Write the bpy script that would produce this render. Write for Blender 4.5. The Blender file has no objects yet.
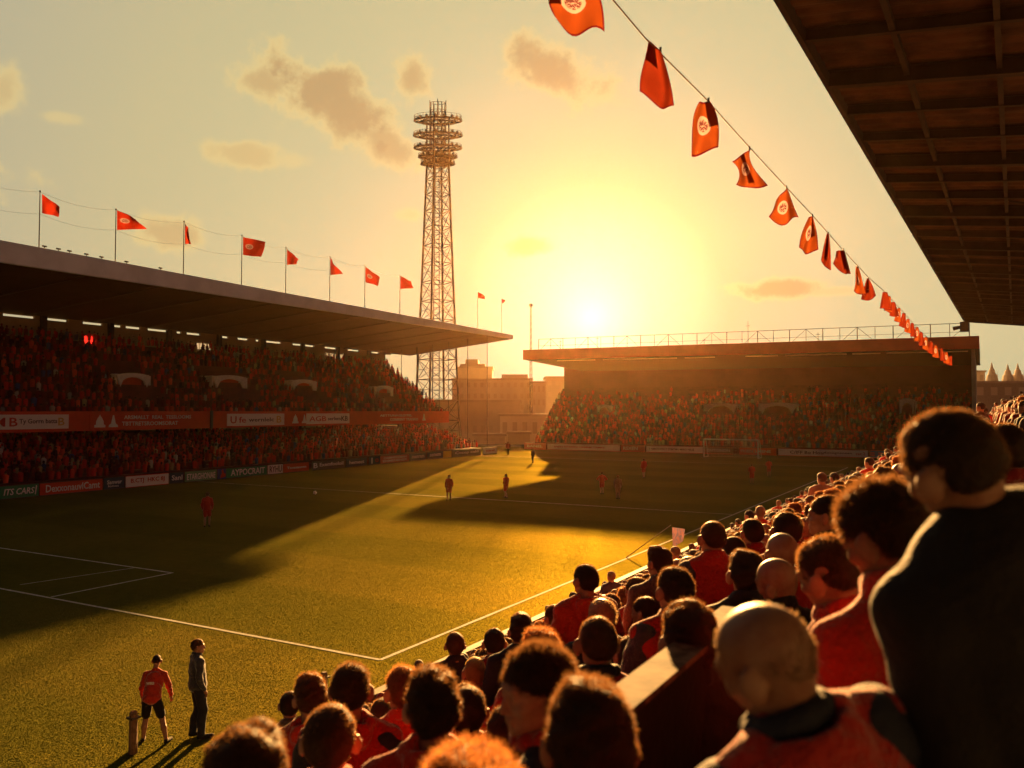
import bpy, bmesh, math, random
import numpy as np
from mathutils import Vector, Matrix
import openvdb
R = math.radians
rnd = random.Random(11)
nr = np.random.default_rng(11)
sc = bpy.context.scene
COL = sc.collection

# ---------------------------------------------------------------- camera, light, exposure
F = 830.0                     # focal length in pixels at 1024 wide
H = 6.3                       # eye height above the pitch
YAW = math.atan(473.0 / F)    # view direction turned from +Y (length of the pitch) towards -X
PITCH = math.atan(27.0 / F)
V = Vector((-math.sin(YAW), math.cos(YAW), 0))
RT = Vector((math.cos(YAW), math.sin(YAW), 0))
UPZ = Vector((0, 0, 1))
FW = V * math.cos(PITCH) + UPZ * math.sin(PITCH)
UP = -V * math.sin(PITCH) + UPZ * math.cos(PITCH)
EYE = Vector((0, 0, H))
cam = bpy.data.cameras.new('camera')
camo = bpy.data.objects.new('camera', cam); COL.objects.link(camo)
cam.sensor_width = 36; cam.lens = F / 1024 * 36
cam.clip_start = 0.05; cam.clip_end = 3000
camo.location = EYE
camo.rotation_euler = (math.pi / 2 + PITCH, 0, YAW)
cam.dof.use_dof = True; cam.dof.focus_distance = 26; cam.dof.aperture_fstop = 2.9
sc.camera = camo

EXPO = 2.6
HAZE = .000043
SUN_EL, SUN_AZ = 10.3, 29.68 - math.degrees(math.atan(80 / F))     # azimuth from +Y towards -X
sc.view_settings.view_transform = 'Standard'; sc.view_settings.look = 'None'
sc.view_settings.exposure = EXPO; sc.view_settings.gamma = 1
sc.view_settings.use_curve_mapping = False
def sdir(el, az): return Vector((-math.sin(R(az)) * math.cos(R(el)), math.cos(R(az)) * math.cos(R(el)), math.sin(R(el))))
SD = sdir(SUN_EL, SUN_AZ)
sl = bpy.data.lights.new('sun', 'SUN'); sl.energy = 5.0; sl.angle = R(0.6); sl.color = (1.0, 0.50, 0.14)
slo = bpy.data.objects.new('sun', sl); COL.objects.link(slo)
slo.rotation_euler = (-SD).to_track_quat('-Z', 'Y').to_euler(); slo.location = (0, 0, 60)
sc.cycles.use_denoising = True
sc.cycles.max_bounces = 6; sc.cycles.diffuse_bounces = 3; sc.cycles.transmission_bounces = 4
sc.cycles.volume_bounces = 0; sc.cycles.transparent_max_bounces = 16
sc.cycles.sample_clamp_indirect = 4

def ray(px, py): return FW + RT * ((px - 512) / F) + UP * ((384 - py) / F)
def at(px, py, D):
    r = ray(px, py); return EYE + r * (D / r.dot(V))
def onz(px, py, z=0.0):
    r = ray(px, py); return EYE + r * ((z - H) / r.z)
def onplane(px, py, p, n):
    r = ray(px, py); return EYE + r * ((p - EYE).dot(n) / r.dot(n))
def pix(P):
    d = P - EYE; w = d.dot(FW); return 512 + F * d.dot(RT) / w, 384 - F * d.dot(UP) / w
def s2l(c): return tuple((x / 255 / 12.92) if x / 255 <= .04045 else ((x / 255 + .055) / 1.055) ** 2.4 for x in c)

# ---------------------------------------------------------------- node helpers
class NT:
    def __init__(s, nt): s.nt = nt; s.N = nt.nodes; s.L = nt.links
    def new(s, t, **kw):
        n = s.N.new(t)
        for k, v in kw.items():
            if hasattr(n, k): setattr(n, k, v)
        return n
    def put(s, sock, v):
        if isinstance(v, bpy.types.NodeSocket): s.L.new(v, sock)
        elif v is not None:
            if isinstance(v, (tuple, list, Vector)) and hasattr(sock.default_value, '__len__') and len(sock.default_value) == 4 and len(v) == 3: v = (*v, 1)
            sock.default_value = v
    def m(s, op, a, b=None, c=None, clamp=False):
        n = s.N.new('ShaderNodeMath'); n.operation = op; n.use_clamp = clamp
        for i, v in enumerate((a, b, c)):
            if v is not None: s.put(n.inputs[i], v)
        return n.outputs[0]
    def vm(s, op, a, b=None, sc_=None):
        n = s.N.new('ShaderNodeVectorMath'); n.operation = op
        s.put(n.inputs[0], a)
        if b is not None: s.put(n.inputs[1], b)
        if sc_ is not None: s.put(n.inputs['Scale'], sc_)
        return n.outputs['Value'] if op in ('DOT_PRODUCT', 'LENGTH') else n.outputs[0]
    def ramp(s, fac, stops, interp='LINEAR'):
        n = s.N.new('ShaderNodeValToRGB'); s.put(n.inputs[0], fac); cr = n.color_ramp; cr.interpolation = interp
        while len(cr.elements) < len(stops): cr.elements.new(.5)
        for e, (p, c) in zip(cr.elements, stops):
            e.position = p; e.color = (*c, 1) if len(c) == 3 else c
        return n.outputs[0]
    def mix(s, fac, a, b, blend='MIX'):
        n = s.N.new('ShaderNodeMix'); n.data_type = 'RGBA'; n.blend_type = blend
        s.put(n.inputs[0], fac); s.put(n.inputs[6], a); s.put(n.inputs[7], b)
        return n.outputs[2]
    def noise(s, vec, scale, detail=3, rough=.55, out=0):
        n = s.N.new('ShaderNodeTexNoise'); s.put(n.inputs['Scale'], scale); s.put(n.inputs['Detail'], detail); s.put(n.inputs['Roughness'], rough)
        if vec is not None: s.L.new(vec, n.inputs['Vector'])
        return n.outputs[out]
    def mr(s, v, a, b, c=0., d=1., interp='SMOOTHSTEP'):
        n = s.N.new('ShaderNodeMapRange'); n.interpolation_type = interp
        for i, x in enumerate((v, a, b, c, d)): s.put(n.inputs[i], x)
        return n.outputs[0]

# ---------------------------------------------------------------- the sky
world = bpy.data.worlds.new('World'); sc.world = world; world.use_nodes = True
w = NT(world.node_tree); w.N.clear()
tc = w.new('ShaderNodeTexCoord'); D3 = tc.outputs['Generated']
GLOW = sdir(6.4, SUN_AZ)
ang = w.m('DIVIDE', w.m('ARCCOSINE', w.m('MINIMUM', w.vm('DOT_PRODUCT', D3, tuple(GLOW)), .99999)), math.pi)   # 0..1 = 0..180 degrees
sky = w.ramp(ang, [(0, (1.5, 1.45, 1.2)), (1.6 / 180, (1.25, 1.18, .85)), (4.0 / 180, (.95, .88, .60)), (9 / 180, s2l((208, 204, 164))), (15 / 180, s2l((218, 215, 168))),
                   (23 / 180, s2l((220, 212, 162))), (31 / 180, s2l((217, 206, 158))), (42 / 180, s2l((200, 192, 160))),
                   (56 / 180, s2l((100, 100, 96))), (74 / 180, s2l((58, 60, 68))), (180 / 180, s2l((36, 33, 42)))])
elev = w.N.new('ShaderNodeSeparateXYZ'); w.L.new(D3, elev.inputs[0]); EZ = elev.outputs[2]
clouds = [  # pixel centre, radii, turn, weight
    (262, 84, 44, 17, 0, .75), (315, 88, 48, 30, -8, 1), (350, 112, 52, 26, -25, 1), (384, 140, 42, 16, -30, .8), (410, 82, 20, 22, 20, .8),
    (244, 156, 32, 12, -5, .6), (290, 160, 22, 8, 0, .3), (556, 72, 42, 27, -20, 1), (575, 92, 44, 12, -5, .4), (776, 289, 42, 10, 2, 1), (835, 291, 30, 5, 0, .5),
    (532, 246, 22, 8, 0, 1), (165, 232, 36, 15, 0, .7), (5, 92, 24, 24, 0, .6), (412, 215, 16, 7, 0, .5), (60, 118, 20, 6, 0, .3),
    (-140, 160, 90, 26, 5, .8), (1250, 120, 120, 30, -5, .8)]
dens = None
n1 = w.noise(D3, 16, 6, .6); n2 = w.noise(D3, 60, 4, .6)
wob = w.m('ADD', w.m('MULTIPLY', w.m('SUBTRACT', n1, .5), 3.0), w.m('MULTIPLY', w.m('SUBTRACT', n2, .5), .8))
for (cx, cy, rx, ry, tn, wt) in clouds:
    c = ray(cx, cy).normalized(); e1 = c.cross(UPZ).normalized(); e2 = e1.cross(c)
    ct, st = math.cos(R(tn)), math.sin(R(tn)); a1 = (e1 * ct + e2 * st) / (rx / F * .93); a2 = (e2 * ct - e1 * st) / (ry / F * .93)
    u = w.vm('DOT_PRODUCT', D3, tuple(a1)); v = w.vm('DOT_PRODUCT', D3, tuple(a2)); front = w.m('GREATER_THAN', w.vm('DOT_PRODUCT', D3, tuple(c)), .5)
    q = w.m('SQRT', w.m('ADD', w.m('MULTIPLY', u, u), w.m('MULTIPLY', v, v)))
    b = w.m('MULTIPLY', w.m('MULTIPLY', w.mr(w.m('ADD', q, wob), 1.5, 0.2), wt), front)
    dens = b if dens is None else w.m('MAXIMUM', dens, b)
lit = w.mr(dens, 0, .45); core = w.mr(dens, .3, 1.0)
edgec = w.mix(.75, sky, (*s2l((255, 226, 150)), 1)); corec = w.mix(.22, (*s2l((196, 154, 104)), 1), sky)
skyc = w.mix(w.m('MULTIPLY', lit, .8), sky, edgec); skyc = w.mix(w.m('MULTIPLY', core, .85), skyc, corec)
nish = w.new('ShaderNodeTexSky', sky_type='NISHITA'); nish.sun_disc = False
nish.sun_elevation = R(SUN_EL); nish.sun_rotation = R(-SUN_AZ); nish.dust_density = 4
bg1 = w.new('ShaderNodeBackground'); w.L.new(skyc, bg1.inputs[0]); bg1.inputs[1].default_value = .80 / 2 ** EXPO
bg2 = w.new('ShaderNodeBackground'); w.L.new(w.mix(1, nish.outputs[0], (.0022, .0016, .0012, 1), 'MULTIPLY'), bg2.inputs[0]); bg2.inputs[1].default_value = .05
ad = w.new('ShaderNodeAddShader'); w.L.new(bg1.outputs[0], ad.inputs[0]); w.L.new(bg2.outputs[0], ad.inputs[1])
wo = w.new('ShaderNodeOutputWorld'); w.L.new(ad.outputs[0], wo.inputs[0])

# ---------------------------------------------------------------- materials
MATS = {}
def mat(name, col, rough=.8, metal=0., var=.0, vscale=4., bump=0., bscale=30., sheen=0., spec=.3, trans=0., tcol=None, emit=None, coord='Object', col2=None):
    if name in MATS: return MATS[name]
    m = bpy.data.materials.new(name); m.use_nodes = True; n = NT(m.node_tree); n.N.clear()
    p = n.new('ShaderNodeBsdfPrincipled'); out = n.new('ShaderNodeOutputMaterial')
    t = n.new('ShaderNodeTexCoord').outputs[coord]
    cc = (*col, 1)
    if var or col2:
        f = n.noise(t, vscale, 5)
        d = col2 if col2 else tuple(x * (1 - var) for x in col)
        cc = n.mix(n.mr(f, .35, .68), cc, (*d, 1))
    n.put(p.inputs['Base Color'], cc)
    p.inputs['Roughness'].default_value = rough; p.inputs['Metallic'].default_value = metal
    p.inputs['Specular IOR Level'].default_value = spec
    if sheen: p.inputs['Sheen Weight'].default_value = sheen; p.inputs['Sheen Roughness'].default_value = .4
    if emit: p.inputs['Emission Color'].default_value = (*emit[0], 1); p.inputs['Emission Strength'].default_value = emit[1]
    if bump:
        b = n.new('ShaderNodeBump'); n.L.new(n.noise(t, bscale, 4), b.inputs['Height']); b.inputs['Strength'].default_value = bump; b.inputs['Distance'].default_value = .02
        n.L.new(b.outputs[0], p.inputs['Normal'])
    if trans:
        tr = n.new('ShaderNodeBsdfTranslucent'); n.put(tr.inputs[0], tcol if tcol else cc); mx = n.new('ShaderNodeMixShader'); mx.inputs[0].default_value = trans
        n.L.new(p.outputs[0], mx.inputs[1]); n.L.new(tr.outputs[0], mx.inputs[2]); n.L.new(mx.outputs[0], out.inputs[0])
    else: n.L.new(p.outputs[0], out.inputs[0])
    MATS[name] = m; m['p'] = p.name
    return m

def grass_mat():
    m = bpy.data.materials.new('pitch_grass'); m.use_nodes = True; n = NT(m.node_tree); n.N.clear()
    t = n.new('ShaderNodeTexCoord').outputs['Object']
    big = n.noise(t, .22, 5, .6); med = n.noise(t, 2.6, 4); fine = n.noise(t, 75, 2, .5)
    sep = n.new('ShaderNodeSeparateXYZ'); n.L.new(t, sep.inputs[0])
    stripe = n.mr(n.m('SINE', n.m('MULTIPLY', sep.outputs[1], math.pi / 5.5)), -.25, .25)
    f = n.m('ADD', n.m('ADD', n.m('MULTIPLY', big, .4), n.m('MULTIPLY', med, .35)), n.m('ADD', n.m('MULTIPLY', fine, .2), n.m('ADD', n.m('MULTIPLY', stripe, .12), .03)))
    c = n.ramp(f, [(.28, (.040, .052, .012)), (.50, (.064, .073, .015)), (.70, (.088, .088, .020)), (.88, (.12, .10, .03))])
    nn = n.noise(t, 55, 2, .6, out=1)
    nv = n.vm('NORMALIZE', n.vm('ADD', n.vm('MULTIPLY', n.vm('SUBTRACT', nn, (.5, .5, .5)), (3.4, 3.4, 1.0)), (0, 0, .55)))
    d = n.new('ShaderNodeBsdfDiffuse'); n.L.new(c, d.inputs[0]); n.L.new(nv, d.inputs['Normal'])
    tr = n.new('ShaderNodeBsdfGlossy'); n.L.new(n.mix(1, c, (.85, .58, .22, 1), 'MULTIPLY'), tr.inputs[0]); tr.inputs['Roughness'].default_value = .5; n.L.new(nv, tr.inputs['Normal'])
    mx = n.new('ShaderNodeMixShader'); mx.inputs[0].default_value = .35; n.L.new(d.outputs[0], mx.inputs[1]); n.L.new(tr.outputs[0], mx.inputs[2])
    o = n.new('ShaderNodeOutputMaterial'); n.L.new(mx.outputs[0], o.inputs[0]); return m

def attr_mat(name, rough=.9, sheen=.0, bump=0):
    m = bpy.data.materials.new(name); m.use_nodes = True; n = NT(m.node_tree); p = n.N['Principled BSDF']
    a = n.new('ShaderNodeAttribute', attribute_name='col'); n.L.new(a.outputs['Color'], p.inputs['Base Color'])
    p.inputs['Roughness'].default_value = rough; p.inputs['Sheen Weight'].default_value = sheen; p.inputs['Specular IOR Level'].default_value = .05
    return m

# ---------------------------------------------------------------- object helpers
def tag(o, label=None, cat=None, group=None, kind=None):
    if label: o['label'] = label
    if cat: o['category'] = cat
    if group: o['group'] = group
    if kind: o['kind'] = kind
    return o
def empty(name, loc=(0, 0, 0), rz=0.):
    o = bpy.data.objects.new(name, None); COL.objects.link(o); o.location = loc; o.rotation_euler = (0, 0, rz); o.empty_display_size = .2; return o
LOCAL = False       # meshes are written in world coordinates unless LOCAL is set
def wmat(p): return p.matrix_basis.copy() if p.parent is None else wmat(p.parent) @ p.matrix_parent_inverse @ p.matrix_basis
def link(name, me, parent=None):
    o = bpy.data.objects.new(name, me); COL.objects.link(o)
    if parent:
        o.parent = parent
        if not LOCAL: o.matrix_parent_inverse = wmat(parent).inverted()
    return o
def copy_tree(o, parent=None):
    c = o.copy(); COL.objects.link(c)
    if parent: c.parent = parent
    for ch in list(o.children): copy_tree(ch, c)
    return c
class MB:
    """collects boxes, bars and prisms into one mesh"""
    def __init__(s): s.v = []; s.f = []
    def add(s, vs, fs):
        k = len(s.v); s.v += [tuple(x) for x in vs]; s.f += [tuple(i + k for i in f) for f in fs]; return s
    def box(s, lo, hi):
        (a, b, c), (d, e, f) = lo, hi
        return s.add([(a, b, c), (d, b, c), (d, e, c), (a, e, c), (a, b, f), (d, b, f), (d, e, f), (a, e, f)],
                     [(0, 3, 2, 1), (4, 5, 6, 7), (0, 1, 5, 4), (1, 2, 6, 5), (2, 3, 7, 6), (3, 0, 4, 7)])
    def hexa(s, p):   # 8 points: 4 bottom, 4 top
        return s.add(p, [(0, 3, 2, 1), (4, 5, 6, 7), (0, 1, 5, 4), (1, 2, 6, 5), (2, 3, 7, 6), (3, 0, 4, 7)])
    def tube(s, a, b, ra, rb=None, n=6, cap=True):
        a = Vector(a); b = Vector(b); rb = ra if rb is None else rb
        d = (b - a).normalized(); x = d.orthogonal().normalized(); y = d.cross(x)
        vs = [a + (x * math.cos(2 * math.pi * i / n) + y * math.sin(2 * math.pi * i / n)) * ra for i in range(n)] + \
             [b + (x * math.cos(2 * math.pi * i / n) + y * math.sin(2 * math.pi * i / n)) * rb for i in range(n)]
        fs = [(i, (i + 1) % n, n + (i + 1) % n, n + i) for i in range(n)]
        if cap: fs += [tuple(range(n - 1, -1, -1)), tuple(range(n, 2 * n))]
        return s.add(vs, fs)
    def beam(s, a, b, w_, h_, up=UPZ):
        a = Vector(a); b = Vector(b); d = (b - a).normalized(); x = d.cross(up).normalized() * w_ / 2; y = x.cross(d).normalized() * h_ / 2
        return s.hexa([a - x - y, a + x - y, b + x - y, b - x - y, a - x + y, a + x + y, b + x + y, b - x + y])
    def poly(s, rings):   # list of rings with equal counts, capped
        n = len(rings[0]); k = len(s.v); s.v += [tuple(p) for r in rings for p in r]
        for j in range(len(rings) - 1):
            for i in range(n): s.f.append((k + j * n + i, k + j * n + (i + 1) % n, k + (j + 1) * n + (i + 1) % n, k + (j + 1) * n + i))
        s.f.append(tuple(k + i for i in range(n - 1, -1, -1))); s.f.append(tuple(k + (len(rings) - 1) * n + i for i in range(n)))
        return s
    def build(s, name, m, parent=None, smooth=False, bevel=0):
        me = bpy.data.meshes.new(name); me.from_pydata(s.v, [], s.f); me.update()
        bm = bmesh.new(); bm.from_mesh(me); bmesh.ops.recalc_face_normals(bm, faces=bm.faces)
        if bevel: bmesh.ops.bevel(bm, geom=bm.edges[:], offset=bevel, segments=1, affect='EDGES')
        bm.to_mesh(me); bm.free()
        if m: me.materials.append(m)
        if smooth: me.polygons.foreach_set('use_smooth', [True] * len(me.polygons))
        return link(name, me, parent)
def np_mesh(name, verts, faces, m=None, cols=None, smooth=True):
    """verts (n,3), faces (f,k)"""
    me = bpy.data.meshes.new(name); nv = len(verts); nf, k = faces.shape
    me.vertices.add(nv); me.vertices.foreach_set('co', np.ascontiguousarray(verts, np.float32).ravel())
    me.loops.add(nf * k); me.loops.foreach_set('vertex_index', np.ascontiguousarray(faces, np.int32).ravel())
    me.polygons.add(nf); me.polygons.foreach_set('loop_start', np.arange(0, nf * k, k, dtype=np.int32)); me.polygons.foreach_set('loop_total', np.full(nf, k, np.int32))
    if smooth: me.polygons.foreach_set('use_smooth', np.ones(nf, bool))
    if cols is not None:
        a = me.color_attributes.new('col', 'FLOAT_COLOR', 'POINT'); c4 = np.ones((nv, 4), np.float32); c4[:, :3] = cols; a.data.foreach_set('color', c4.ravel())
    me.update(calc_edges=True)
    if m: me.materials.append(m)
    return me
def text_obj(s, m, parent, origin, xdir, ydir, height, width=None, align='CENTER', name='lettering', bold=0.0, shear=0.):
    """letters on a plane: origin = centre of the line, xdir / ydir unit vectors in the world"""
    cu = bpy.data.curves.new('t', 'FONT'); cu.body = s; cu.align_x = align; cu.align_y = 'CENTER'; cu.size = 1; cu.extrude = .01; cu.offset = bold; cu.shear = shear; cu.resolution_u = 2
    o = bpy.data.objects.new('t', cu); COL.objects.link(o); dg = bpy.context.evaluated_depsgraph_get(); dg.update()
    me = bpy.data.meshes.new_from_object(o.evaluated_get(dg)); bpy.data.objects.remove(o)
    co = np.empty(len(me.vertices) * 3, np.float32); me.vertices.foreach_get('co', co); co = co.reshape(-1, 3)
    if len(co) == 0: return None
    hx = co[:, 0].max() - co[:, 0].min(); hy = co[:, 1].max() - co[:, 1].min(); k = height / max(hy, .01); kx = k if width is None else width / hx
    cx = (co[:, 0].max() + co[:, 0].min()) / 2; cy = (co[:, 1].max() + co[:, 1].min()) / 2
    xd, yd = np.array(xdir), np.array(ydir); zd = np.cross(xd, yd)
    out = np.array(origin) + np.outer((co[:, 0] - cx) * kx, xd) + np.outer((co[:, 1] - cy) * k, yd) + np.outer(co[:, 2] + .012, zd)
    me.vertices.foreach_set('co', out.astype(np.float32).ravel()); me.materials.clear(); me.materials.append(m); me.update()
    return link(name, me, parent)
# ================================================================ THE SETTING
M_conc = mat('concrete', (.30, .28, .25), .9, var=.35, vscale=1.2, bump=.3, bscale=12)
M_dark = mat('dark_steel', (.07, .055, .05), .6, spec=.4, var=.3)
M_steel = mat('rusty_steel', (.04, .02, .015), .65, spec=.4, var=.4, vscale=3)
M_white = mat('white_paint', (.84, .82, .80), .6, var=.15, vscale=3)
M_line = mat('line_paint', (.36, .36, .32), .9, var=.35, vscale=5)
M_clad = mat('brown_cladding', (.055, .036, .03), .8, var=.3, vscale=.5)
M_fascia = mat('grey_fascia', (.86, .84, .88), .7, var=.18, vscale=.35)
M_redf = mat('red_fascia', (.66, .055, .03), .7, var=.25, vscale=.5)
M_ban = mat('banner_red', (.60, .055, .02), .75, var=.15, vscale=1)
M_ban2 = mat('board_green', (.03, .20, .10), .6)
M_navy = mat('board_navy', (.03, .06, .10), .6)
M_pink = mat('board_pale', (.80, .74, .72), .6)
M_yel = mat('board_yellow', (.62, .42, .05), .6)
M_ink = mat('ink', (.10, .05, .05), .7)
M_rink = mat('red_ink', (.5, .05, .04), .7)
M_wink = mat('white_ink', (.78, .76, .74), .7)
M_gold = mat('gold_ink', (.6, .36, .10), .7)

# ground sheet, pitch, lines
g = MB().add([(-330, -160, -.06), (300, -160, -.06), (300, 325, -.06), (-330, 325, -.06)], [(0, 1, 2, 3)])
tag(g.build('ground', mat('worn_ground', (.10, .085, .06), .95, var=.4, vscale=.2)), kind='structure')
pc = [onz(-700, 600), onz(0, 505)]
gm = grass_mat()
pv = MB().add([(-112, -12, 0), (-8.6, -12, 0), (-8.6, 128, 0), (-112, 128, 0)], [(0, 1, 2, 3)])
o = pv.build('pitch_grass', gm); tag(o, kind='structure')
def lin(name, a, b, w_=.11, z=.005):
    a = Vector((a.x, a.y, z)); b = Vector((b.x, b.y, z)); d = (b - a).normalized(); s_ = d.cross(UPZ) * w_ / 2
    n = max(2, int((b - a).length / .6)); mb = MB(); vs = []
    for i in range(n + 1):
        p = a + (b - a) * (i / n); e = s_ * (1 + .25 * (rnd.random() - .5)); q = s_ * .12 * (rnd.random() - .5); vs += [p + e + q, p - e + q]
    mb.add(vs, [(2 * i, 2 * i + 1, 2 * i + 3, 2 * i + 2) for i in range(n)])
    return tag(mb.build(name, M_line), kind='structure')
C1 = onz(380, 660); XT = C1.x; YG = C1.y          # the near corner of the pitch
FX = -62.0
def P2(x, y): return Vector((x, y, 0))
YE = onz(700, 462).y - 1.5; XM = (XT + FX) / 2
lin('touchline', P2(XT, YG), P2(XT, YE)); lin('goal_line', P2(XT, YG), P2(FX, YG), z=.009)
box = onz(172, 573)
lin('goal_area_line', P2(box.x, YG + .1), P2(box.x, box.y)); lin('goal_area_line', P2(box.x + .06, box.y), P2(box.x - 26, box.y), z=.009)
lin('penalty_line', P2(onz(20, 585).x, onz(20, 585).y), P2(onz(135, 568).x, onz(135, 568).y), .07, .012)
hw = onz(740, 515); lin('halfway_line', P2(XT - .1, hw.y), P2(FX, hw.y)); lin('far_goal_line', P2(XT, YE), P2(FX, YE), z=.009)
# hills all round, so the place has a horizon
mb = MB(); ring = []; n = 120
for i in range(n + 1):
    a = 2 * math.pi * i / n; cx, cy = -15, 80; rx, ry = 305, 236
    h_ = 9 + 3 * math.sin(a * 3) + 2 * math.sin(a * 7 + 1) + 1.2 * math.sin(a * 19)
    for k, (f_, z_) in enumerate(((1, -.1), (.99, h_ * .6), (.985, h_), (.995, h_ * 1.05), (1.02, -.1))): ring.append((cx + rx * f_ * math.cos(a), cy + ry * f_ * math.sin(a), z_))
mb.add(ring, [(5 * i + k, 5 * i + k + 1, 5 * i + 6 + k, 5 * i + 5 + k) for i in range(n) for k in range(4)])
tag(mb.build('hills', mat('far_hills', (.07, .07, .04), .95, var=.4, vscale=.06), smooth=True), kind='structure')

# ---------------------------------------------------------------- far crowds: one mesh each, every body a little torso and head
SHIRT = [(.46, .03, .02)] * 8 + [(.30, .02, .015)] * 4 + [(.55, .06, .03)] * 3 + [(.06, .012, .014)] * 3 + [(.14, .018, .014)] * 5 + [(.32, .22, .19)] * 1 + [(.06, .05, .12)] * 1 + [(.3, .16, .08)] * 1
HAIRC = [(.04, .012, .009)] * 5 + [(.10, .035, .02)] * 2 + [(.35, .03, .02)] * 3 + [(.18, .07, .05)] * 1
def blob_person():
    """torso, arms, head: closed low shapes, facing -t"""
    v = []; f = []
    def ringset(rings, n=6):
        k = len(v)
        for (x, y, z, rx, ry) in rings:
            for i in range(n): a = 2 * math.pi * i / n + .3; v.append((x + rx * math.cos(a), y + ry * math.sin(a), z))
        for j in range(len(rings) - 1):
            for i in range(n): f.append((k + j * n + i, k + j * n + (i + 1) % n, k + (j + 1) * n + (i + 1) % n, k + (j + 1) * n + i))
    ringset([(0, 0, .35, .17, .14), (0, 0, .62, .20, .13), (0, 0, .92, .24, .12), (0, 0, 1.03, .10, .07)]); nt = len(v)
    ringset([(0, 0, 1.03, .05, .05), (0, 0, 1.10, .085, .10), (0, 0, 1.20, .092, .105), (0, 0, 1.28, .06, .06), (0, 0, 1.30, .005, .005)])
    return np.array(v), np.array(f), nt
BPV, BPF, BPT = blob_person()
def crowd(name, label, places, yaw0, fill_red=1.0):
    n = len(places); P = np.array(places); nv = len(BPV)
    sc_ = nr.uniform(.9, 1.1, n); yw = yaw0 + nr.normal(0, .35, n); c, s = np.cos(yw), np.sin(yw)
    stand = (nr.random(n) < .06) * .3
    X = BPV[None, :, 0] * sc_[:, None]; Y = BPV[None, :, 1] * sc_[:, None] + np.where(BPV[:, 2] > 1, nr.normal(0, .05, (n, 1)), 0); Z = BPV[None, :, 2] * sc_[:, None] + stand[:, None]
    out = np.stack([X * c[:, None] - Y * s[:, None] + P[:, :1], X * s[:, None] + Y * c[:, None] + P[:, 1:2], Z + P[:, 2:3]], 2).reshape(-1, 3)
    F_ = (BPF[None] + (np.arange(n) * nv)[:, None, None]).reshape(-1, 4)
    cl = np.zeros((n, nv, 3)); si = nr.integers(0, len(SHIRT), n); hi = nr.integers(0, len(HAIRC), n); br = nr.uniform(.6, 1.35, n)[:, None, None]
    cl[:, :BPT] = np.array(SHIRT)[si][:, None]; cl[:, BPT:] = np.array([(.17, .07, .045), (.12, .05, .035), (.22, .09, .06)])[nr.integers(0, 3, n)][:, None]; cl[:, BPT + 12:] = np.array(HAIRC)[hi][:, None]
    # front half of some heads are faces
    cl = np.clip(cl * br, 0, .8)
    me = np_mesh(name, out, F_, ATM, cl.reshape(-1, 3)); o = link(name, me); return tag(o, label, 'crowd', None, 'stuff')
ATM = attr_mat('crowd_cloth')

# ---------------------------------------------------------------- the stand along the far side (left in the photograph)
O_L = onz(0, 500); dv = ray(945, 411); DL = Vector((dv.x, dv.y, 0)).normalized(); NL = Vector((-DL.y, DL.x, 0))
if NL.x > 0: NL = -NL
def L(s_, t_, z_): return O_L + DL * s_ + NL * t_ + UPZ * z_
def Lt(px, py, t_):      # pixel on the plane t = const -> (s, z)
    p = onplane(px, py, O_L + NL * t_, NL); q = p - O_L; return q.dot(DL), q.z
def Ls(px, py, s_):      # pixel on the plane s = const -> (t, z)
    p = onplane(px, py, O_L + DL * s_, DL); q = p - O_L; return q.dot(NL), q.z
S0 = -24.0
S1 = Lt(497, 452, 0)[0]                     # end of the boards
TF = 8.0                                    # plane of the balcony front
SU = Lt(449, 420, TF)[0]                    # end of the upper tier
zf1 = H - .02; zf0 = Lt(0, 433, TF)[1]
tb, zb = Ls(400, 364, SU)                   # top back corner of the upper tier
SR = Lt(513, 333, 1.0)[0]; tr_, zr_ = Ls(400, 351, SU)
zRf = Lt(0, 241, 1.0)[1]; zRe = Lt(513, 337, 1.0)[1]
print('LEFT', S1, SU, 'tb,zb', tb, zb, 'SR', SR, tr_, zr_, 'zRf', zRf, zRe, 'fascia', zf0)
TB = min(max(tb, 20), 34)
stand = empty('grandstand', L(10, 6, 0)); tag(stand, 'long two-tier grandstand with a grey roof edge and red balcony front, full of fans', 'grandstand')
zt0, zt1 = zf1 - .9, zb                      # upper tier floor
Zb_w = Lt(0, 313, TB)[1]                     # roof underside at the back wall
print('back wall top', Zb_w, 'upper tier back', zb, 'TB', TB)
def terrace(name, prof, s_a, s_b, m, parent, thick=.5):
    """prof: list of (t, z) going back; stepped solid from s_a to s_b"""
    mb = MB(); (t0_, z0_), (t1_, z1_) = prof; n_ = max(3, int((t1_ - t0_) / .85)); pts = []
    for i in range(n_):
        ta = t0_ + (t1_ - t0_) * i / n_; tb_ = t0_ + (t1_ - t0_) * (i + 1) / n_; z_ = z0_ + (z1_ - z0_) * (i + .5) / n_
        pts += [(ta, z_), (tb_, z_)]
    prof_ = [(t0_, z0_ - thick)] + pts + [(t1_, z1_ - thick)]
    k = len(prof_)
    for s_ in (s_a, s_b): mb.v += [tuple(L(s_, t_, z_)) for t_, z_ in prof_]
    for i in range(k): j = (i + 1) % k; mb.f.append((i, j, k + j, k + i))
    mb.f.append(tuple(range(k))); mb.f.append(tuple(range(2 * k - 1, k - 1, -1)))
    return mb.build(name, m, parent)
M_terr = mat('terrace_red', (.15, .025, .02), .9, var=.4, vscale=.8)
terrace('upper_tier', ((TF + .2, zt0), (TB, zt1)), S0, SU, M_terr, stand)
terrace('lower_tier', ((1.6, .45), (TF + 6, 4.3)), S0, S1 - 2, M_terr, stand, .4)
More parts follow.
